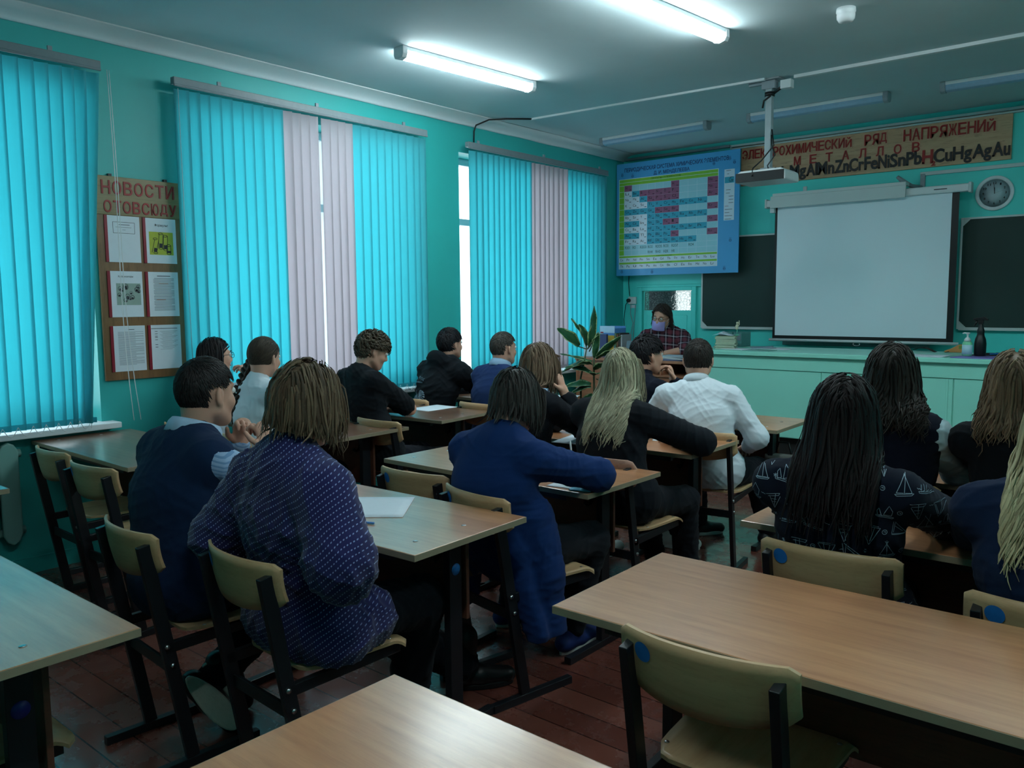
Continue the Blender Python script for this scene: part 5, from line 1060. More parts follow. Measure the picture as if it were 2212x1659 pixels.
    # ---- body: one continuous surface
    neck = [caps(N-up*.02, HC-HM[:, 2]*.045-HM[:, 1]*.022, .052, .050, .02)]
    body = torso(-.004)+yoke(-.004)+neck+arm('R', -.004)+arm('L', -.004)
    for s in 'RL':
        body += [caps(hj[s], kn[s], .074*b, .055*b, .03), caps(kn[s], an[s], .053*b, .036*b, .02), caps(an[s]-FF[s][1]*.02-FF[s][2]*.03, an[s]+FF[s][1]*.10-FF[s][2]*.055, .032, .024, .02)]
    body.append(cut((0, 0, hz+.004), (0, 0, -1))) if False else None
    body = [p for p in body if p]
    for i, s in enumerate('RL'):
        hd = c.get('hd', [None, None])[i]; pd = c.get('pd', [None, None])[i]; d = nrm(V3(hd)) if hd is not None else nrm(wr[s]-el[s]+V3(0, 0, .02)); pm = V3(pd) if pd is not None else V3(0, 0, -1)
        body += hand_prims(wr[s], d, pm, 1 if s == 'R' else -1, c.get('curl', [22, 22])[i], 0.02, c.get('hsc', .97))
    body += head_prims(HC, HM, hs)
    sk = skin_mat(c.get('skin', 'skin_fair'), c.get('skinc', rgb(206, 160, 138))); sdf_part('body', body, c.get('vox', .0065), sk, root, smooth_it=1)
    LH = lambda x, y, z: HC+HM@(V3(x, y, z)*hs)
    mw = [simple('eye_white', rgb(226, 226, 222), .2), simple('eye_iris', rgb(58, 46, 36), .2)]
    for s in (-1, 1):
        m = MB(); R3 = Matrix(HM.tolist()); m.ball(LH(s*.031, .0835, .010), .0122, 14, 0, R3); m.ball(LH(s*.031, .0915, .009), (.0058, .0050, .0058), 10, 1, R3); m.build('eye', mw, root)
    # ---- clothes
    coll = []
    for g in c['clothes']:
        k, mat, inf = g['k'], g['m'], g.get('inf', .012); P = []; nm = g.get('n', k); hh = g.get('h', .0085)
        if k in ('shirt', 'blazer', 'hoodie', 'tee', 'vest', 'cardigan', 'tunic', 'blouse', 'jacket'):
            P = torso(inf, dk=g.get('dk', 1.42), lo=g.get('lo', 1.))+yoke(inf)
            if k == 'vest': P += [caps(q-lat*sg*.035, q-lat*sg*.045-up*.02, .062+inf+(b-1)*.03, .062+inf+(b-1)*.03, .03) for q, sg in ((SR, 1), (SL_, -1))]
            elif k == 'tee': P += arm('R', inf+.010, g.get('f0', .72))+arm('L', inf+.010, g.get('f0', .72))
            else: P += arm('R', inf, 1, g.get('f1', .93), cuff=g.get('cuff', 0))+arm('L', inf, 1, g.get('f1', .93), cuff=g.get('cuff', 0))
            if g.get('neck', .0): P.append(caps(N-up*.03, N+up*g['neck'], .062+inf, .058+inf*.6, .02))
            if k == 'hoodie':
                P += [ell(N-fw*.085+up*.020, V3(.125, .060, .085), np.stack([lat, fw, up], 1), .025), caps(N-lat*.075-fw*.02+up*.02, N+lat*.075-fw*.02+up*.02, .055, .055, .03), caps(N-lat*.09+fw*.02, N-lat*.05+fw*.10-up*.05, .035, .028, .03), caps(N+lat*.09+fw*.02, N+lat*.05+fw*.10-up*.05, .035, .028, .03)]
            if 'extra' in g: P += g['extra'](J)
            P.append(cut((0, 0, hz-g.get('drop', 0.)), (0, 0, -1)))
        elif k in ('trousers', 'skirt'):
            P = [ell(S0+V3(0, 0, -.015), V3(.150*b+.2*inf, .110*b+.2*inf, .09*b+.2*inf), np.stack([lat, fw, V3(0, 0, 1)], 1), .04)]
            if k == 'skirt': P += [caps((hj['R']+hj['L'])/2, (kn['R']+kn['L'])/2, .14*b, .135*b, .05, V3(0, 0, 1), 1.5)]
            for s in 'RL':
                e = kn[s]+(an[s]-kn[s])*g.get('len', .92); P.append(caps(hj[s]+(kn[s]-hj[s])*.12, kn[s], .076*b+inf*.4, .060*b+inf, .035))
                if k == 'trousers': P.append(caps(kn[s], e, .058*b+inf, g.get('hem', .046)+inf, .03))
            P.append(cut((0, 0, .02), (0, 0, -1)))
        for q in P:
            if q['op'] == 'u' and k not in ('trousers', 'skirt'): coll.append(q)
        sdf_part(nm, P, hh, mat, root, g.get('fold', .006), g.get('seed', 1)+int(abs(ox*100)), 1, g.get('label'), post=g.get('post'))
    if 'collar' in c:
        rad, hgt = c.get('collar_r', (.066, .040)); um = nrm(up*.75+HM[:, 2]*.4+fw*.12); rx = nrm(np.cross(fw, um)); Mc = np.stack([rx, np.cross(um, rx), um], 1); m = MB(); n = 30
        prof = [(rad-.004, -.02), (rad-.004, hgt), (rad+.001, hgt+.004), (rad+.010, hgt-.012), (rad+.016, -.014), (rad+.012, -.016), (rad, .0)]
        vs = LATH(prof, N+up*.026, Mc, n, 1.02, 1.08); m.add(vs, [(i*n+k, i*n+(k+1) % n, (i+1)*n+(k+1) % n, (i+1)*n+k) for i in range(len(prof)-1) for k in range(n)], 0, True); m.build('collar', c['collar'], root)
    # ---- shoes
    sm = c.get('shoe', 'dark_shoe'); smat, solem = c.get('shoem'), c.get('solem')
    if smat:
        for s in 'RL':
            A, d, u = FF[s]; r3 = np.cross(d, u); Bp = A-u*.085; P = [caps(Bp-d*.045+u*.048, Bp+d*.05+u*.050, .040, .043, .02), caps(Bp+d*.05+u*.046, Bp+d*.155+u*.036, .045, .038, .02, u, 1.15), caps(A-d*.012-u*.02, A-d*.015+u*c.get('shaft', .01), .043, .043+c.get('shaft', .01)*.1, .02), cut(Bp+u*.016, -u)]
            o = sdf_part('shoe', P, .006, smat, root); m = MB(); n = 28; pl = []
            for q in range(n):
                t = 2*PI*q/n; yy = .056+.128*math.cos(t); ww = (.040+.008*math.cos(t-.2))*math.sin(t); pl.append((ww, yy))
            for (z0, z1, sc_) in ((.0, .026, 1.),):
                vs = [Bp+r3*x+d*y+u*z0 for x, y in pl]+[Bp+r3*x*1.02+d*y+u*z1 for x, y in pl]; m.add(vs, [tuple(range(n-1, -1, -1)), tuple(range(n, 2*n))]+[(i, (i+1) % n, n+(i+1) % n, n+i) for i in range(n)], 0, False)
            m.build('sole', solem, o, .006)
    # ---- hair
    H = Hair(HC, HM, hs); rng = np.random.RandomState(int(abs(ox*1000+oy*37)) % 9999); c['hair'](H, rng, coll, J); hcol = c['haircol']; H.build('hair', hair_mat(c['hairname'], *hcol), root)
    J['root'] = root; J['LH'] = LH; J['O'] = O
    if 'after' in c: c['after'](J)
    return J
C_ = cloth
navyknit = cloth('navy_knit', rgb(18, 38, 68)); shirtblue = None
def mk_stripe(name, c1, c2, per=.006):
    t = NT(name); sp = t.n('ShaderNodeSeparateXYZ'); t.l(t.coord(), sp.inputs[0]); s_ = t.math('ADD', t.math('MULTIPLY', sp.outputs[0], .6), t.math('MULTIPLY', sp.outputs[2], .8)); f = t.math('LESS_THAN', t.math('FRACT', t.math('DIVIDE', s_, per)), .4)
    t.col(t.mix(f, c1, c2)); t.set(.85, .2); t.bump(t.noise(t.coord(), 60, 3), .2, .002); return t.m
stripe = mk_stripe('striped_blue_shirt', rgb(150, 176, 206), rgb(112, 146, 184), .012)
def mk_dots():
    t = NT('purple_dotted_fabric'); v = t.coord(); sp = t.n('ShaderNodeSeparateXYZ'); t.l(v, sp.inputs[0]); w = t.noise(v, 3.2, 2)
    ln = t.math('ADD', t.math('ADD', sp.outputs[2], t.math('MULTIPLY', sp.outputs[0], -.55)), t.math('ADD', t.math('MULTIPLY', sp.outputs[1], -.45), t.math('MULTIPLY', w, .10)))
    a = t.math('FRACT', t.math('DIVIDE', ln, .0185)); la = t.math('LESS_THAN', t.math('ABSOLUTE', t.math('SUBTRACT', a, .5)), .10)
    al = t.math('ADD', t.math('ADD', sp.outputs[0], t.math('MULTIPLY', sp.outputs[1], .8)), t.math('MULTIPLY', sp.outputs[2], .3)); du = t.math('LESS_THAN', t.math('FRACT', t.math('DIVIDE', al, .0105)), .45)
    f = t.noise(v, 14, 4); base = t.mix(f, rgb(30, 30, 76), rgb(40, 38, 90)); t.col(t.mix(t.math('MULTIPLY', la, du), base, rgb(140, 152, 196))); t.set(.85, .2); t.b.inputs['Sheen Weight'].default_value = .2; t.bump(t.noise(v, 300, 2), .2, .001); return t.m
def mk_plaid():
    t = NT('maroon_plaid'); v = t.coord(); sp = t.n('ShaderNodeSeparateXYZ'); t.l(v, sp.inputs[0]); c = None
    h = t.math('ADD', sp.outputs[0], t.math('MULTIPLY', sp.outputs[1], .5)); z = t.math('ADD', sp.outputs[2], t.math('MULTIPLY', sp.outputs[1], .25)); b1 = t.math('LESS_THAN', t.math('FRACT', t.math('DIVIDE', h, .085)), .45); b2 = t.math('LESS_THAN', t.math('FRACT', t.math('DIVIDE', z, .085)), .45)
    w1 = t.math('LESS_THAN', t.math('ABSOLUTE', t.math('SUBTRACT', t.math('FRACT', t.math('DIVIDE', h, .085)), .72)), .07); w2 = t.math('LESS_THAN', t.math('ABSOLUTE', t.math('SUBTRACT', t.math('FRACT', t.math('DIVIDE', z, .085)), .72)), .07)
    c = t.mix(t.math('MULTIPLY', t.math('ADD', b1, b2), .5), rgb(34, 26, 38), rgb(104, 52, 64)); c = t.mix(t.math('MULTIPLY', t.math('ADD', w1, w2), .38), c, rgb(190, 184, 194)); t.col(c); t.set(.85, .2); return t.m
BLK = cloth('black_suiting', rgb(20, 23, 30)); BLK2 = cloth('black_jersey', rgb(12, 16, 22)); NAVY2 = cloth('navy_blazer_cloth', rgb(17, 32, 60)); WHT = cloth('white_shirting', rgb(206, 214, 222), .8, .04); ROYAL = cloth('royal_blue_knit', rgb(18, 46, 96)); DKT = cloth('dark_trouser_cloth', rgb(14, 17, 26)); PALE = cloth('pale_shirting', rgb(176, 200, 206), .8, .05); NVY3 = cloth('dark_navy_jersey', rgb(11, 16, 32))
SOLEW = simple('white_shoe_sole', rgb(196, 200, 196), .6); SOLEG = simple('grey_beige_sole', rgb(176, 176, 160), .7, bump=.6, bscale=60, bdist=.004); SHB = simple('black_shoe_leather', rgb(20, 20, 22), .4); SHW = simple('white_shoe_leather', rgb(206, 212, 208), .5); SHG = simple('grey_shoe_cloth', rgb(130, 136, 136), .7)
def hshort(n=900, **kw):
    def f(H, rng, coll, J): H.cap('short', 1.045, .2); H.short(n, rng, **kw)
    return f
def hlong(zend, n=420, capk=1.04, **kw):
    n = int(n*1.7); kw['width'] = kw.get('width', .009)*.68
    def f(H, rng, coll, J): H.cap('long', capk, .3); H.long(n, zend-0., rng, coll, **kw)
    return f
def dz(zw, bz=0.): return zw-bz
# ---- glasses, mask, brows
def glasses(J, mat):
    g = link(bpy.data.objects.new('glasses', None)); g.parent = J['root']; LH = J['LH']
    for s in (-1, 1):
        m = MB(); m.tube([LH(s*.033+.023*math.cos(a), .104-.004*abs(math.cos(a)), .008+.018*math.sin(a)) for a in [2*PI*k/20 for k in range(21)]], .0016, 6); m.tube([LH(s*.056, .101, .012), LH(s*.074, .07, .014), LH(s*.080, .0, .012), LH(s*.079, -.02, .0)], .0016, 6); m.build('frame', mat, g)
        m = MB(); m.add([LH(s*.033+.022*math.cos(2*PI*k/18), .1035, .008+.017*math.sin(2*PI*k/18)) for k in range(18)], [tuple(range(18))]); m.build('lens', MT['glass'], g)
    m = MB(); m.tube([LH(-.011, .104, .012), LH(0, .108, .015), LH(.011, .104, .012)], .0016, 6); m.build('bridge', mat, g)
def brows_lips(J, bc):
    LH = J['LH']
    for s in (-1, 1):
        m = MB(); m.tube([LH(s*.014, .094, .030), LH(s*.032, .093, .036), LH(s*.050, .082, .030)], [.0035, .004, .002], 8, flat=.6); m.build('eyebrow', bc, J['root'])
    m = MB(); m.tube([LH(-.021, .088, -.059), LH(-.010, .0965, -.0575), LH(.010, .0965, -.0575), LH(.021, .088, -.059)], [.002, .0055, .0055, .002], 8); m.build('lips', simple('lip_skin', rgb(168, 98, 92), .45), J['root'])
def face_mask(J):
    LH = J['LH']; m = MB()
    def fn(u, v):
        th = (u-.5)*2.1; x = math.sin(th)*.074; y = .018+math.cos(th)*.088+.010*math.sin(PI*v)*(1-abs(u-.5)*1.6); z = -.016-.088*v+.006*(abs(u-.5)*2)**2*(.5-v)+.0015*math.sin(v*22); return LH(x, y, z), nrm(J['HM']@V3(math.sin(th), math.cos(th), 0))
    m.sheet(fn, 20, 14, .002); o = m.build('face_mask', simple('lilac_mask', rgb(168, 160, 222), .7), J['root'])
    for s in (-1, 1):
        m = MB(); m.tube([LH(s*.070, .045, -.02), LH(s*.082, .0, .005), LH(s*.083, -.016, -.01), LH(s*.080, .0, -.05), LH(s*.066, .045, -.092)], .0015, 6); m.build('ear_loop', MT['white'], o)
SK2 = dict(skin='skin_fair')
def braid(J):
    pts = [V3(p)-J['O'] for p in ((-4.235, 2.69, 1.16), (-4.255, 2.665, 1.11), (-4.265, 2.635, 1.04), (-4.245, 2.585, .97), (-4.25, 2.57, .90), (-4.25, 2.57, .84))]; P = []
    n = 22
    for i in range(n):
        t = i/(n-1)*(len(pts)-1.001); k = int(t); p = pts[k]+(pts[k+1]-pts[k])*(t-k); s = 1 if i % 2 else -1; r = .021*(1-.45*i/n); q = p+V3(s*.012, s*.004, 0); P.append(caps(q+V3(s*.010, 0, .014), q-V3(s*.014, 0, .014), r*.8, r*.62, .003))
    P.append(caps(pts[-1], pts[-1]-V3(0, 0, .05), .012, .004, .01)); o = sdf_part('braid', P, .004, hair_mat('dark_brown_hair', rgb(52, 42, 38)), J['root'], smooth_it=0)
CAST = []
# boy in a navy vest, hands clasped at his mouth
CAST.append(dict(label='boy in a navy knit vest over a light shirt, hands clasped before his mouth', hip=(-2.68, 1.41), head=(-2.735, 1.55, 1.188), hyaw=9, hpitch=3, hroll=0, shw=.19, b=1.20, vox=.0048, hs=1.06, nb=.03,
  el=[(-2.45, 1.74, .815), (-3.02, 1.74, .815)], wr=[(-2.685, 1.735, .995), (-2.80, 1.735, .99)], hd=[(-.25, -.05, .9), (.25, -.05, .9)], pd=[(-.9, -.25, -.2), (.9, -.25, -.2)], curl=[62, 58],
  clothes=[dict(k='shirt', m=stripe, inf=.010, fold=.005, f1=.95, h=.0075), dict(k='vest', m=navyknit, inf=.020, fold=.0035, lo=1.04, h=.0075, n='vest'), dict(k='trousers', m=DKT)], collar=simple('pale_blue_collar', rgb(170, 196, 222), .8), collar_r=(.078, .034),
  shoem=SHB, solem=SOLEG, feet=[(-2.53, 1.47, 0, 'sole'), (-2.66, 1.60, -10, 'tuck')], hair=hshort(2200, length=.034, width=.0036, lift=.055, mess=.13), haircol=(rgb(26, 24, 26), rgb(50, 45, 44)), hairname='near_black_hair'))
def tunic_extra(J):
    l, f, u = J['lat'], J['fw'], V3(0, 0, 1); S0, S2 = J['S0'], J['S2']
    return [caps(J['SR'], J['el']['R'], .075, .092, .06), caps(J['el']['R'], J['el']['R']-u*.06+f*.02, .085, .060, .06), caps(J['SL'], J['el']['L'], .075, .088, .06), caps(J['el']['L'], J['el']['L']-u*.05, .080, .05, .06), caps(S0-l*.14-f*.01-u*.03, S0+l*.15-f*.01-u*.03, .115, .12, .05, f, 1.05), caps(S0-l*.13+f*.12-u*.03, S0+l*.13+f*.12-u*.03, .10, .10, .06)]
CAST.append(dict(label='girl with wavy shoulder-length fair brown hair in a purple dress with white dotted lines', hip=(-2.075, 1.48), head=(-2.035, 1.47, 1.205), hyaw=8, hpitch=10, hroll=6, shw=.165, b=1.12, hs=1.03, vox=.006, nb=.0, sd=.025,
  el=[(-1.80, 1.40, .79), (-2.36, 1.37, .77)], wr=[(-1.95, 1.56, .66), (-2.20, 1.57, .66)], clothes=[dict(k='tunic', m=mk_dots(), inf=.020, fold=.009, h=.0075, f1=.75, extra=tunic_extra, neck=.03, n='dress'), dict(k='trousers', m=BLK, inf=.02)],
  shoem=SHB, solem=simple('black_boot_sole', rgb(18, 18, 20), .6), shaft=.12, feet=[(-2.11, 1.93, -25), (-2.13, 2.26, -35)], hair=hlong(1.095, 520, width=.0075, wave=.010, wl=.12, jit=.02, lay=(.03, .22), curl=.012, part=.25, colw=.12, stopc=True, slope=.05), haircol=(rgb(58, 46, 40), rgb(136, 112, 88)), hairname='fair_brown_hair'))
CAST.append(dict(label='girl with long dark hair and glasses, hand at her chin, beside the window', hip=(-4.64, 2.66), head=(-4.78, 2.78, 1.175), hyaw=-4, shw=.15, b=.92, vox=.0055, el=[(-4.52, 2.95, .812), (-4.95, 2.95, .812)], wr=[(-4.67, 2.92, 1.04), (-4.75, 2.98, .80)], hd=[(-.3, -.1, .9), None], pd=[(-.5, -.8, 0), None], curl=[50, 20],
  clothes=[dict(k='blouse', m=WHT, inf=.012), dict(k='trousers', m=DKT)], shoem=SHB, solem=SOLEW, hair=hlong(.97, 330, width=.010, wave=.001, lay=(.02, .10), part=.05, face_f=.18), haircol=(rgb(26, 22, 24), rgb(44, 38, 40)), hairname='dark_long_hair', after=lambda J: (glasses(J, MT['black']), brows_lips(J, hair_mat('dark_long_hair', rgb(26, 22, 24))))))
CAST.append(dict(label='girl in a white blouse with a long brown braid', hip=(-4.11, 2.66), head=(-4.205, 2.76, 1.192), hyaw=14, hpitch=4, shw=.155, b=.95, vox=.007, el=[(-3.90, 2.95, .812), (-4.40, 2.95, .812)], wr=[(-4.05, 3.1, .80), (-4.25, 3.1, .80)], clothes=[dict(k='blouse', m=WHT, inf=.015, neck=.02), dict(k='trousers', m=DKT)], shoem=SHB, solem=SOLEW,
  hair=lambda H, rng, coll, J: (H.cap('pulled', 1.05, .3), H.short(1300, rng, length=.09, width=.0045, lift=.05, whorl=(0, .75, .6), mess=.1, style='pulled')), haircol=(rgb(48, 40, 36), rgb(82, 70, 58)), hairname='dark_brown_hair', after=braid))
CAST.append(dict(label='curly-haired boy in a black T-shirt leaning on his desk', hip=(-3.95, 3.42), head=(-4.13, 3.52, 1.195), hyaw=-22, hpitch=22, shw=.165, b=1., vox=.006, shyaw=-8, el=[(-3.985, 3.70, .808), (-4.36, 3.68, .808)], wr=[(-4.16, 3.64, .80), (-4.22, 3.72, .80)], clothes=[dict(k='tee', m=BLK2, inf=.016, fold=.007, f0=.85), dict(k='trousers', m=BLK)], shoem=SHB, solem=SOLEW,
  hair=hshort(900, length=.055, width=.0075, lift=.16, curly=.10), haircol=(rgb(46, 40, 34), rgb(96, 84, 68)), hairname='curly_brown_hair'))
# prints wrapped on a garment: strokes given in a flat frame are dropped onto the cloth
from mathutils.bvhtree import BVHTree
def stamp(J, garment, strokes, origin, ux, uy, mat, width=.0022, depth=None):
    """strokes: list of (points, width) in metres in the plane (origin, ux, uy); added to the garment mesh as a second material"""
    o = [x for x in J['root'].children if x.name.split('.')[0] == garment][0]; me = o.data; v = [Vector(x.co) for x in me.vertices]; bv = BVHTree.FromPolygons(v, [tuple(p.vertices) for p in me.polygons]); ux, uy, origin = Vector(ux).normalized(), Vector(uy).normalized(), Vector(origin); nz = ux.cross(uy); mb = MB()
    for pts, w in strokes:
        q = []
        for (a, b_), (a2, b2) in zip(pts[:-1], pts[1:]):
            n = max(1, int(math.hypot(a2-a, b2-b_)/.006))
            for i in range(n): q.append((a+(a2-a)*i/n, b_+(b2-b_)*i/n))
        q.append(pts[-1]); L = []
        for a, b_ in q:
            hit = bv.ray_cast(origin+ux*a+uy*b_+nz*.5, -nz)
            L.append((hit[0]+hit[1]*.0012, hit[1]) if hit[0] is not None else None)
        for i in range(len(L)-1):
            if L[i] is None or L[i+1] is None: continue
            (p, n0), (p2, n1) = L[i], L[i+1]; d = p2-p
            if d.length < 1e-5 or d.length > .03: continue
            s0 = d.cross(n0).normalized()*w/2; mb.quad(p-s0, p+s0, p2+s0, p2-s0)
    bm_v = [tuple(x) for x in v]+mb.v; base = len(v); fs = [tuple(p.vertices) for p in me.polygons]; n0 = len(fs); fs += [tuple(i+base for i in f) for f in mb.f]
    nm = bpy.data.meshes.new(me.name); nm.from_pydata(bm_v, [], fs); nm.materials.append(me.materials[0]); nm.materials.append(mat); nm.polygons.foreach_set('material_index', [0]*n0+[1]*(len(fs)-n0)); nm.polygons.foreach_set('use_smooth', [True]*len(fs)); nm.update(); o.data = nm
def hoodie_print(J):
    st = []; rr = random.Random(4)
    for k in range(9):
        a0 = 1.25-.17*k; L = .075+.02*math.sin(k*.6); st.append(([(.01+.012*k*.2, .02-.006*k)]+[(.01+L*q*math.cos(a0*(1-.25*q)), .02-.006*k+L*q*math.sin(a0*(1-.45*q))-.02*q*q) for q in (.25, .5, .75, 1.)], .0085))
    for k in range(5): st.append(([(-.005-.010*k, .02-.004*k), (-.018-.013*k, -.02), (-.026-.012*k, -.06-.006*k), (-.022-.013*k, -.11)], .0065))
    st += [([(-.01, .015), (-.014, .045)], .005), ([(-.02, .012), (-.035, .03)], .005), ([(0, .0), (.03, -.03), (.045, -.06), (.02, -.08), (-.005, -.09), (-.01, -.05)], .006), ([(.01, -.02), (.02, -.05), (.005, -.075)], .007), ([(-.005, .01), (.004, -.03), (-.008, -.07), (-.014, -.10)], .009)]
    for i, ch in enumerate('matic'):
        x = -.035+.021*i; S_ = {'m': [[(0, 0), (0, .016), (.005, .008), (.010, .016), (.010, 0)]], 'a': [[(0, 0), (.005, .016), (.010, 0)], [(.002, .006), (.008, .006)]], 't': [[(.005, 0), (.005, .018)], [(0, .016), (.010, .016)]], 'i': [[(.004, 0), (.004, .016)]], 'c': [[(.010, .014), (.003, .016), (0, .008), (.003, 0), (.010, .002)]]}[ch]
        for s in S_: st.append(([(x+a, .135-.003*i+b_) for a, b_ in s], .003))
    for i in range(8): st.append(([(-.04+.011*i, .105), (-.036+.011*i, .115), (-.033+.011*i, .105)], .0025))
    a = J['S1']*.45+J['S2']*.55
    stamp(J, 'hoodie', st, a-J['lat']*.085, J['lat'], V3(0, 0, 1), simple('pale_grey_print', rgb(136, 150, 164), .7), 1)
CAST.append(dict(label='dark-haired boy in a black hoodie with a pale winged print on the back', hip=(-4.50, 4.40), head=(-4.44, 4.56, 1.185), hyaw=-4, hpitch=-2, shw=.175, b=1.08, vox=.0065, el=[(-4.22, 4.70, .815), (-4.74, 4.72, .815)], wr=[(-4.22, 4.93, .80), (-4.6, 4.92, .80)], clothes=[dict(k='hoodie', m=BLK2, inf=.028, fold=.008), dict(k='trousers', m=DKT)], shoem=SHB, solem=SOLEW, after=hoodie_print,
  hair=hshort(1000, length=.05, width=.006, lift=.10), haircol=(rgb(18, 18, 22), rgb(40, 38, 42)), hairname='black_hair'))
CAST.append(dict(label='short-haired boy in a navy vest with pale sleeves, before the far window', hip=(-3.895, 4.46), head=(-3.905, 4.57, 1.165), hyaw=-8, shw=.165, b=1.0, vox=.007, el=[(-3.66, 4.75, .812), (-4.12, 4.75, .812)], wr=[(-3.78, 4.95, .80), (-4.02, 4.95, .80)], clothes=[dict(k='shirt', m=cloth('light_blue_shirting', rgb(150, 178, 206)), inf=.010), dict(k='vest', m=cloth('slate_navy_knit', rgb(26, 46, 88)), inf=.018, fold=.004), dict(k='trousers', m=DKT)], collar=cloth('light_blue_shirting', rgb(150, 178, 206)), shoem=SHB, solem=SOLEW, hair=hshort(900, length=.028, width=.005, lift=.06), haircol=(rgb(52, 48, 46), rgb(86, 80, 74)), hairname='mid_brown_short_hair'))
def cardi_extra(J):
    l, f, u = J['lat'], J['fw'], V3(0, 0, 1); S0 = J['S0']
    return [caps(S0+l*.16-f*.02+u*.12, S0+l*.215-f*.01-u*.10, .075, .060, .06, l, 1.5), caps(S0+l*.215-f*.01-u*.10, S0+l*.235+f*.0-u*.34, .060, .055, .05, l, 1.9), caps(S0+l*.10-f*.13+u*.0, S0+l*.21-f*.10-u*.30, .06, .05, .06, f, 1.5), caps(S0-l*.15-f*.03, S0-l*.20-f*.02-u*.25, .06, .05, .05, l, 1.7)]
CAST.append(dict(label='person with shoulder-length dark hair in a long royal blue cardigan, writing', hip=(-2.055, 2.44), head=(-2.085, 2.51, 1.112), hyaw=4, hpitch=20, shw=.170, b=1.08, vox=.006, hs=1.03, nb=.0, sd=.015, el=[(-1.80, 2.68, .822), (-2.40, 2.72, .822)], wr=[(-2.06, 2.88, .80), (-2.2, 2.92, .80)], hd=[(-.5, .6, .25), None], curl=[34, 22], clothes=[dict(k='cardigan', m=ROYAL, inf=.020, fold=.005, h=.0075, extra=cardi_extra, drop=.22, neck=.012), dict(k='trousers', m=BLK, inf=.014)],
  shoem=simple('blue_sneaker', rgb(26, 44, 100), .6), solem=SOLEW, feet=[(-2.02, 2.79, 0), (-2.40, 2.84, -35)], hair=hlong(1.005, 460, width=.009, wave=.004, wl=.14, jit=.015, lay=(.03, .17), curl=.02, part=.1, stopc=True, slope=.12), haircol=(rgb(32, 29, 28), rgb(76, 70, 66)), hairname='dark_bob_hair'))
CAST.append(dict(label='light-brown-haired person in a black jacket resting a cheek on one hand', hip=(-2.68, 3.33), head=(-2.735, 3.49, 1.158), hyaw=-2, hpitch=6, hroll=4, shw=.158, b=.96, vox=.006, el=[(-2.53, 3.64, .815), (-2.95, 3.66, .815)], wr=[(-2.625, 3.57, 1.02), (-2.78, 3.78, .80)], hd=[(-.25, -.12, .9), None], pd=[(-.9, -.2, 0), None], curl=[30, 20], clothes=[dict(k='jacket', m=BLK, inf=.018, fold=.006, f1=.8), dict(k='trousers', m=DKT)], shoem=SHW, solem=SOLEW, feet=[(-2.64, 3.97, -4), (-2.86, 3.86, 4)], hair=hlong(1.025, 400, stopc=True, slope=.08, width=.0085, wave=.005, wl=.12, jit=.03, lay=(.02, .15), curl=.015, part=0), haircol=(rgb(86, 66, 54), rgb(146, 120, 98)), hairname='light_brown_hair'))
CAST.append(dict(label='girl with long blond hair in a black blazer', hip=(-2.11, 3.34), head=(-2.185, 3.45, 1.15), hyaw=12, hpitch=2, shw=.172, b=1.02, vox=.0065, el=[(-1.83, 3.62, .822), (-2.47, 3.66, .822)], wr=[(-2.04, 3.76, .80), (-2.32, 3.85, .80)], clothes=[dict(k='blazer', m=BLK, inf=.022, fold=.005, h=.008, lo=1.05), dict(k='trousers', m=BLK)], shoem=SHB, solem=SOLEW, feet=[(-2.02, 3.86, -6), (-2.24, 3.9, 6)], hair=hlong(.905, 480, width=.0085, wave=.009, wl=.16, jit=.03, lay=(.02, .12), part=-.1), haircol=(rgb(112, 103, 84), rgb(208, 198, 166)), hairname='blond_hair'))
CAST.append(dict(label='dark-haired boy in a black jacket with his hand at his mouth', hip=(-2.66, 4.32), head=(-2.635, 4.46, 1.17), hyaw=-26, hpitch=3, shw=.168, b=1., vox=.005, shyaw=-10, el=[(-2.38, 4.66, .815), (-2.90, 4.64, .815)], wr=[(-2.515, 4.585, 1.0), (-2.7, 4.8, .80)], hd=[(-.30, .0, .85), None], pd=[(-.75, -.6, -.1), None], curl=[45, 20], clothes=[dict(k='jacket', m=NVY3, inf=.016, fold=.005, neck=.03), dict(k='trousers', m=DKT)], shoem=SHW, feet=[(-2.43, 4.40, -72), (-2.78, 4.82, 5)], solem=SOLEW, hair=hshort(1100, length=.055, width=.006, lift=.12), haircol=(rgb(20, 20, 24), rgb(44, 42, 46)), hairname='black_hair'))
CAST.append(dict(label='boy in a white shirt sitting back with his arms in his lap', hip=(-2.085, 4.24), head=(-2.225, 4.34, 1.16), hyaw=24, hpitch=5, shyaw=20, shw=.182, b=1.07, vox=.006, el=[(-1.855, 4.33, .745), (-2.50, 4.24, .76)], wr=[(-1.98, 4.50, .66), (-2.3, 4.48, .66)], clothes=[dict(k='shirt', m=WHT, inf=.016, fold=.005, h=.0075, lo=.95), dict(k='trousers', m=DKT, inf=.02)], collar=WHT, collar_r=(.066, .032), shoem=SHB, solem=SOLEW, feet=[(-1.98, 4.82, -10), (-2.42, 4.74, -35)], knee=1.6, hair=hshort(1300, length=.045, width=.0045, lift=.07), haircol=(rgb(34, 30, 30), rgb(62, 54, 50)), hairname='dark_brown_short_hair'))
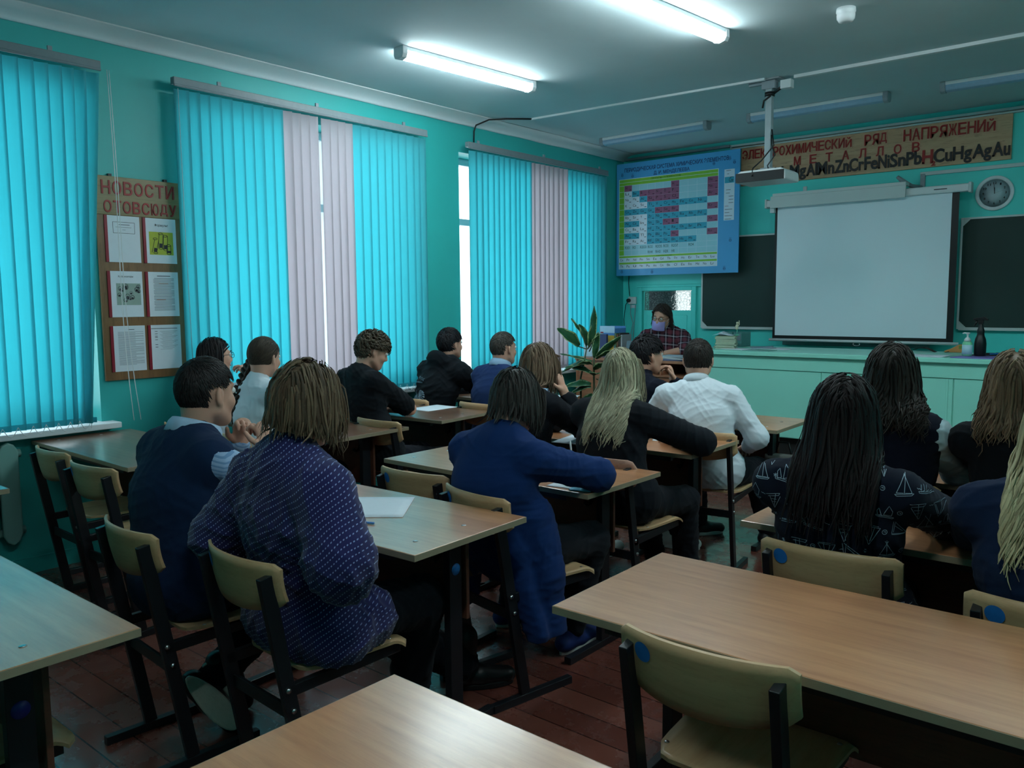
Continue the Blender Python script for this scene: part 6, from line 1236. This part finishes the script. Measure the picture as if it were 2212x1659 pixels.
def boats(J):
    st = []; rr = random.Random(9); W_ = .0017
    def tr(pts, x, y, s, a):
        ca, sa = math.cos(a), math.sin(a); return [(x+s*(p*ca-q*sa), y+s*(p*sa+q*ca)) for p, q in pts]
    kinds = [[[(0, 1), (-.42, .05), (-.05, .05)], [(0, 1), (.40, .05), (.05, .05)], [(0, 1.05), (0, 0)], [(-.5, 0), (.5, 0), (.38, -.10), (-.40, -.10), (-.5, 0)]],
      [[(-.5, .55), (.5, .5), (0, -.5), (-.5, .55)], [(-.3, .5), (-.05, -.3)], [(.2, .5), (.02, -.3)], [(-.45, .62), (.35, .62)]],
      [[(-.45, .05), (-.45, .45), (-.3, .6), (-.22, .1), (-.45, .05)], [(-.1, .05), (.12, .8), (.42, .45), (.42, .1), (-.1, .05)], [(-.6, 0), (.6, -.04), (.5, -.14), (-.55, -.10), (-.6, 0)]],
      [[(-.4, .7), (-.4, -.2), (.6, -.2), (-.3, .7)], [(-.3, .6), (-.3, -.1)], [(-.2, .4), (.3, -.1)], [(-.4, -.25), (.5, -.25)]],
      [[(-.45, .5), (.45, .5), (.35, .35), (-.35, .35)], [(-.3, .35), (.05, -.6), (.4, .35)], [(.05, .5), (.05, -.55)], [(-.2, .1), (.15, .12)], [(-.12, -.1), (.15, -.08)]]]
    small = [[[(-.5, .2), (-.2, .0), (0, .15), (.2, 0), (.5, .05)]], [[(-.4, 0), (.4, 0)], [(0, -.4), (0, .4)], [(-.3, -.3), (.3, .3)], [(-.3, .3), (.3, -.3)]], [[(.5*math.cos(t), .5*math.sin(t)) for t in [2*PI*k/10 for k in range(11)]], [(-.2, .1), (.2, .1), (.1, -.2)]]]
    i = 0
    for r_ in range(9):
        for q in range(9):
            x = -.30+q*.076+(.038 if r_ % 2 else 0)+rr.uniform(-.01, .01); y = .30-r_*.062+rr.uniform(-.008, .008); k = kinds[(i*2+r_) % 5]; s = rr.uniform(.040, .052)
            for p in k: st.append((tr(p, x, y, s, rr.uniform(-.2, .2)), W_))
            for p in small[i % 3]: st.append((tr(p, x+.038, y+.012, .013, rr.uniform(-.4, .4)), .0018))
            i += 1
    a = J['S1']*.3+J['S2']*.7; ux = nrm(V3(.955, .296, 0)); stamp(J, 'shirt', st, a, ux, V3(0, 0, 1), simple('white_line_print', rgb(150, 170, 184), .7), 1)
CAST.append(dict(label='girl with very long dark hair in a navy shirt printed with sailboats', hip=(-.80, 2.57), bow=.05, head=(-.805, 2.50, 1.148), hyaw=12, hpitch=6, hroll=4, shyaw=8, shw=.176, b=1.04, hs=1.04, vox=.007, nb=0., el=[(-.575, 2.80, .822), (-1.04, 2.72, .818)], wr=[(-.72, 2.98, .80), (-1.02, 2.90, .80)], clothes=[dict(k='shirt', m=cloth('navy_print_shirting', rgb(14, 20, 36)), inf=.018, fold=.006, h=.008, lo=1.03), dict(k='trousers', m=BLK)], shoem=SHW, solem=SOLEW, feet=[(-.80, 2.89, -5, 'flat'), (-1.0, 2.98, 6)], after=boats,
  hair=hlong(.93, 560, width=.0095, wave=.004, wl=.2, jit=.04, lay=(.03, .20), part=.05), haircol=(rgb(20, 15, 17), rgb(40, 31, 31)), hairname='very_dark_brown_hair'))
def ruffle(J): return [caps(J['SR'], J['SR']+(J['el']['R']-J['SR'])*.5, .074, .070, .02), caps(J['SL'], J['SL']+(J['el']['L']-J['SL'])*.5, .074, .070, .02)]
CAST.append(dict(label='girl with wavy dark hair in a black vest with pale gathered sleeves', hip=(-.93, 3.53), head=(-.945, 3.50, 1.19), hyaw=12, hpitch=4, hroll=3, shyaw=4, shw=.17, b=1.04, hs=1.05, vox=.007, el=[(-.725, 3.66, .818), (-1.15, 3.68, .818)], wr=[(-.80, 3.88, .80), (-1.02, 3.88, .80)], clothes=[dict(k='blouse', m=PALE, inf=.016, fold=.008, extra=ruffle), dict(k='vest', m=NVY3, inf=.026, fold=.004), dict(k='trousers', m=BLK)], shoem=SHB, solem=SOLEW, hair=hlong(1.04, 480, colw=.115, slope=.12, width=.009, wave=.011, wl=.09, jit=.025, lay=(.03, .24), part=.1, curl=-.02), haircol=(rgb(24, 20, 19), rgb(54, 46, 40)), hairname='wavy_dark_hair'))
CAST.append(dict(label='girl with brown wavy hair in black at the right edge, farther row', hip=(-.38, 3.53), head=(-.515, 3.50, 1.18), hyaw=10, hpitch=4, shw=.155, b=1.0, hs=1.03, vox=.0075, el=[(-.22, 3.72, .818), (-.60, 3.74, .818)], wr=[(-.4, 3.9, .80), (-.62, 3.92, .80)], clothes=[dict(k='jacket', m=BLK2, inf=.018), dict(k='trousers', m=BLK)], shoem=SHB, solem=SOLEW, hair=hlong(1.045, 430, colw=.11, slope=.12, width=.009, wave=.008, wl=.1, jit=.025, lay=(.03, .2), part=0), haircol=(rgb(72, 56, 44), rgb(138, 112, 86)), hairname='brown_wavy_hair'))
CAST.append(dict(label='blonde girl in a navy jacket at the right edge, nearer row', hip=(-.20, 2.40), head=(-.245, 2.45, 1.165), hyaw=6, hpitch=4, shw=.172, b=1.08, vox=.0075, el=[(.08, 2.72, .818), (-.48, 2.74, .818)], wr=[(-.1, 2.95, .80), (-.36, 2.97, .80)], clothes=[dict(k='jacket', m=NAVY2, inf=.02), dict(k='trousers', m=BLK)], shoem=SHB, solem=SOLEW, hair=hlong(.93, 460, width=.009, wave=.008, wl=.15, jit=.03, lay=(.02, .16), part=0), haircol=(rgb(126, 114, 84), rgb(222, 208, 164)), hairname='blonde_hair'))
CAST.append(dict(label='teacher in a maroon plaid shirt, lilac mask and glasses behind her desk', hip=(-4.02, 7.52), base=.2, head=(-4.17, 7.33, 1.335), hyaw=187, hpitch=12, hroll=-9, shyaw=200, shw=.185, b=1.22, hs=1.05, vox=.006, el=[(-4.42, 7.22, 1.0), (-3.83, 7.24, 1.03)], wr=[(-4.25, 7.08, .985), (-4.03, 7.05, .985)], feet=[(-4.1, 7.15, 190), (-3.9, 7.15, 190)], clothes=[dict(k='shirt', m=mk_plaid(), inf=.018, fold=.006, f1=.15), dict(k='trousers', m=BLK)], shoem=SHB, solem=SOLEW, hair=hlong(1.245-.2, 380, width=.008, wave=.005, jit=.02, lay=(.03, .20), part=.1, curl=-.02, face_f=.12, stopc=True, slope=.0, colw=.115), haircol=(rgb(36, 30, 30), rgb(70, 60, 56)), hairname='teacher_dark_hair', after=lambda J: (glasses(J, MT['black']), face_mask(J), brows_lips(J, hair_mat('teacher_dark_hair', rgb(36, 30, 30))))))
import os
for i, c in enumerate(CAST):
    person(c)
t = thing('school_chair', 'chair of the teacher behind her desk', 'chair', (-4.03, 7.66, .2), math.radians(190), 'plywood school chairs'); chair_parts(t, 'ply', False)
t = thing('pen', 'white pen held up by the person in the blue cardigan', 'pen', (-2.128, 2.955, .815)); m = MB(); m.tube([(0, 0, 0), (-.008, -.004, .075)], [.0045, .004], 8); m.build('barrel', MT['white'], t)
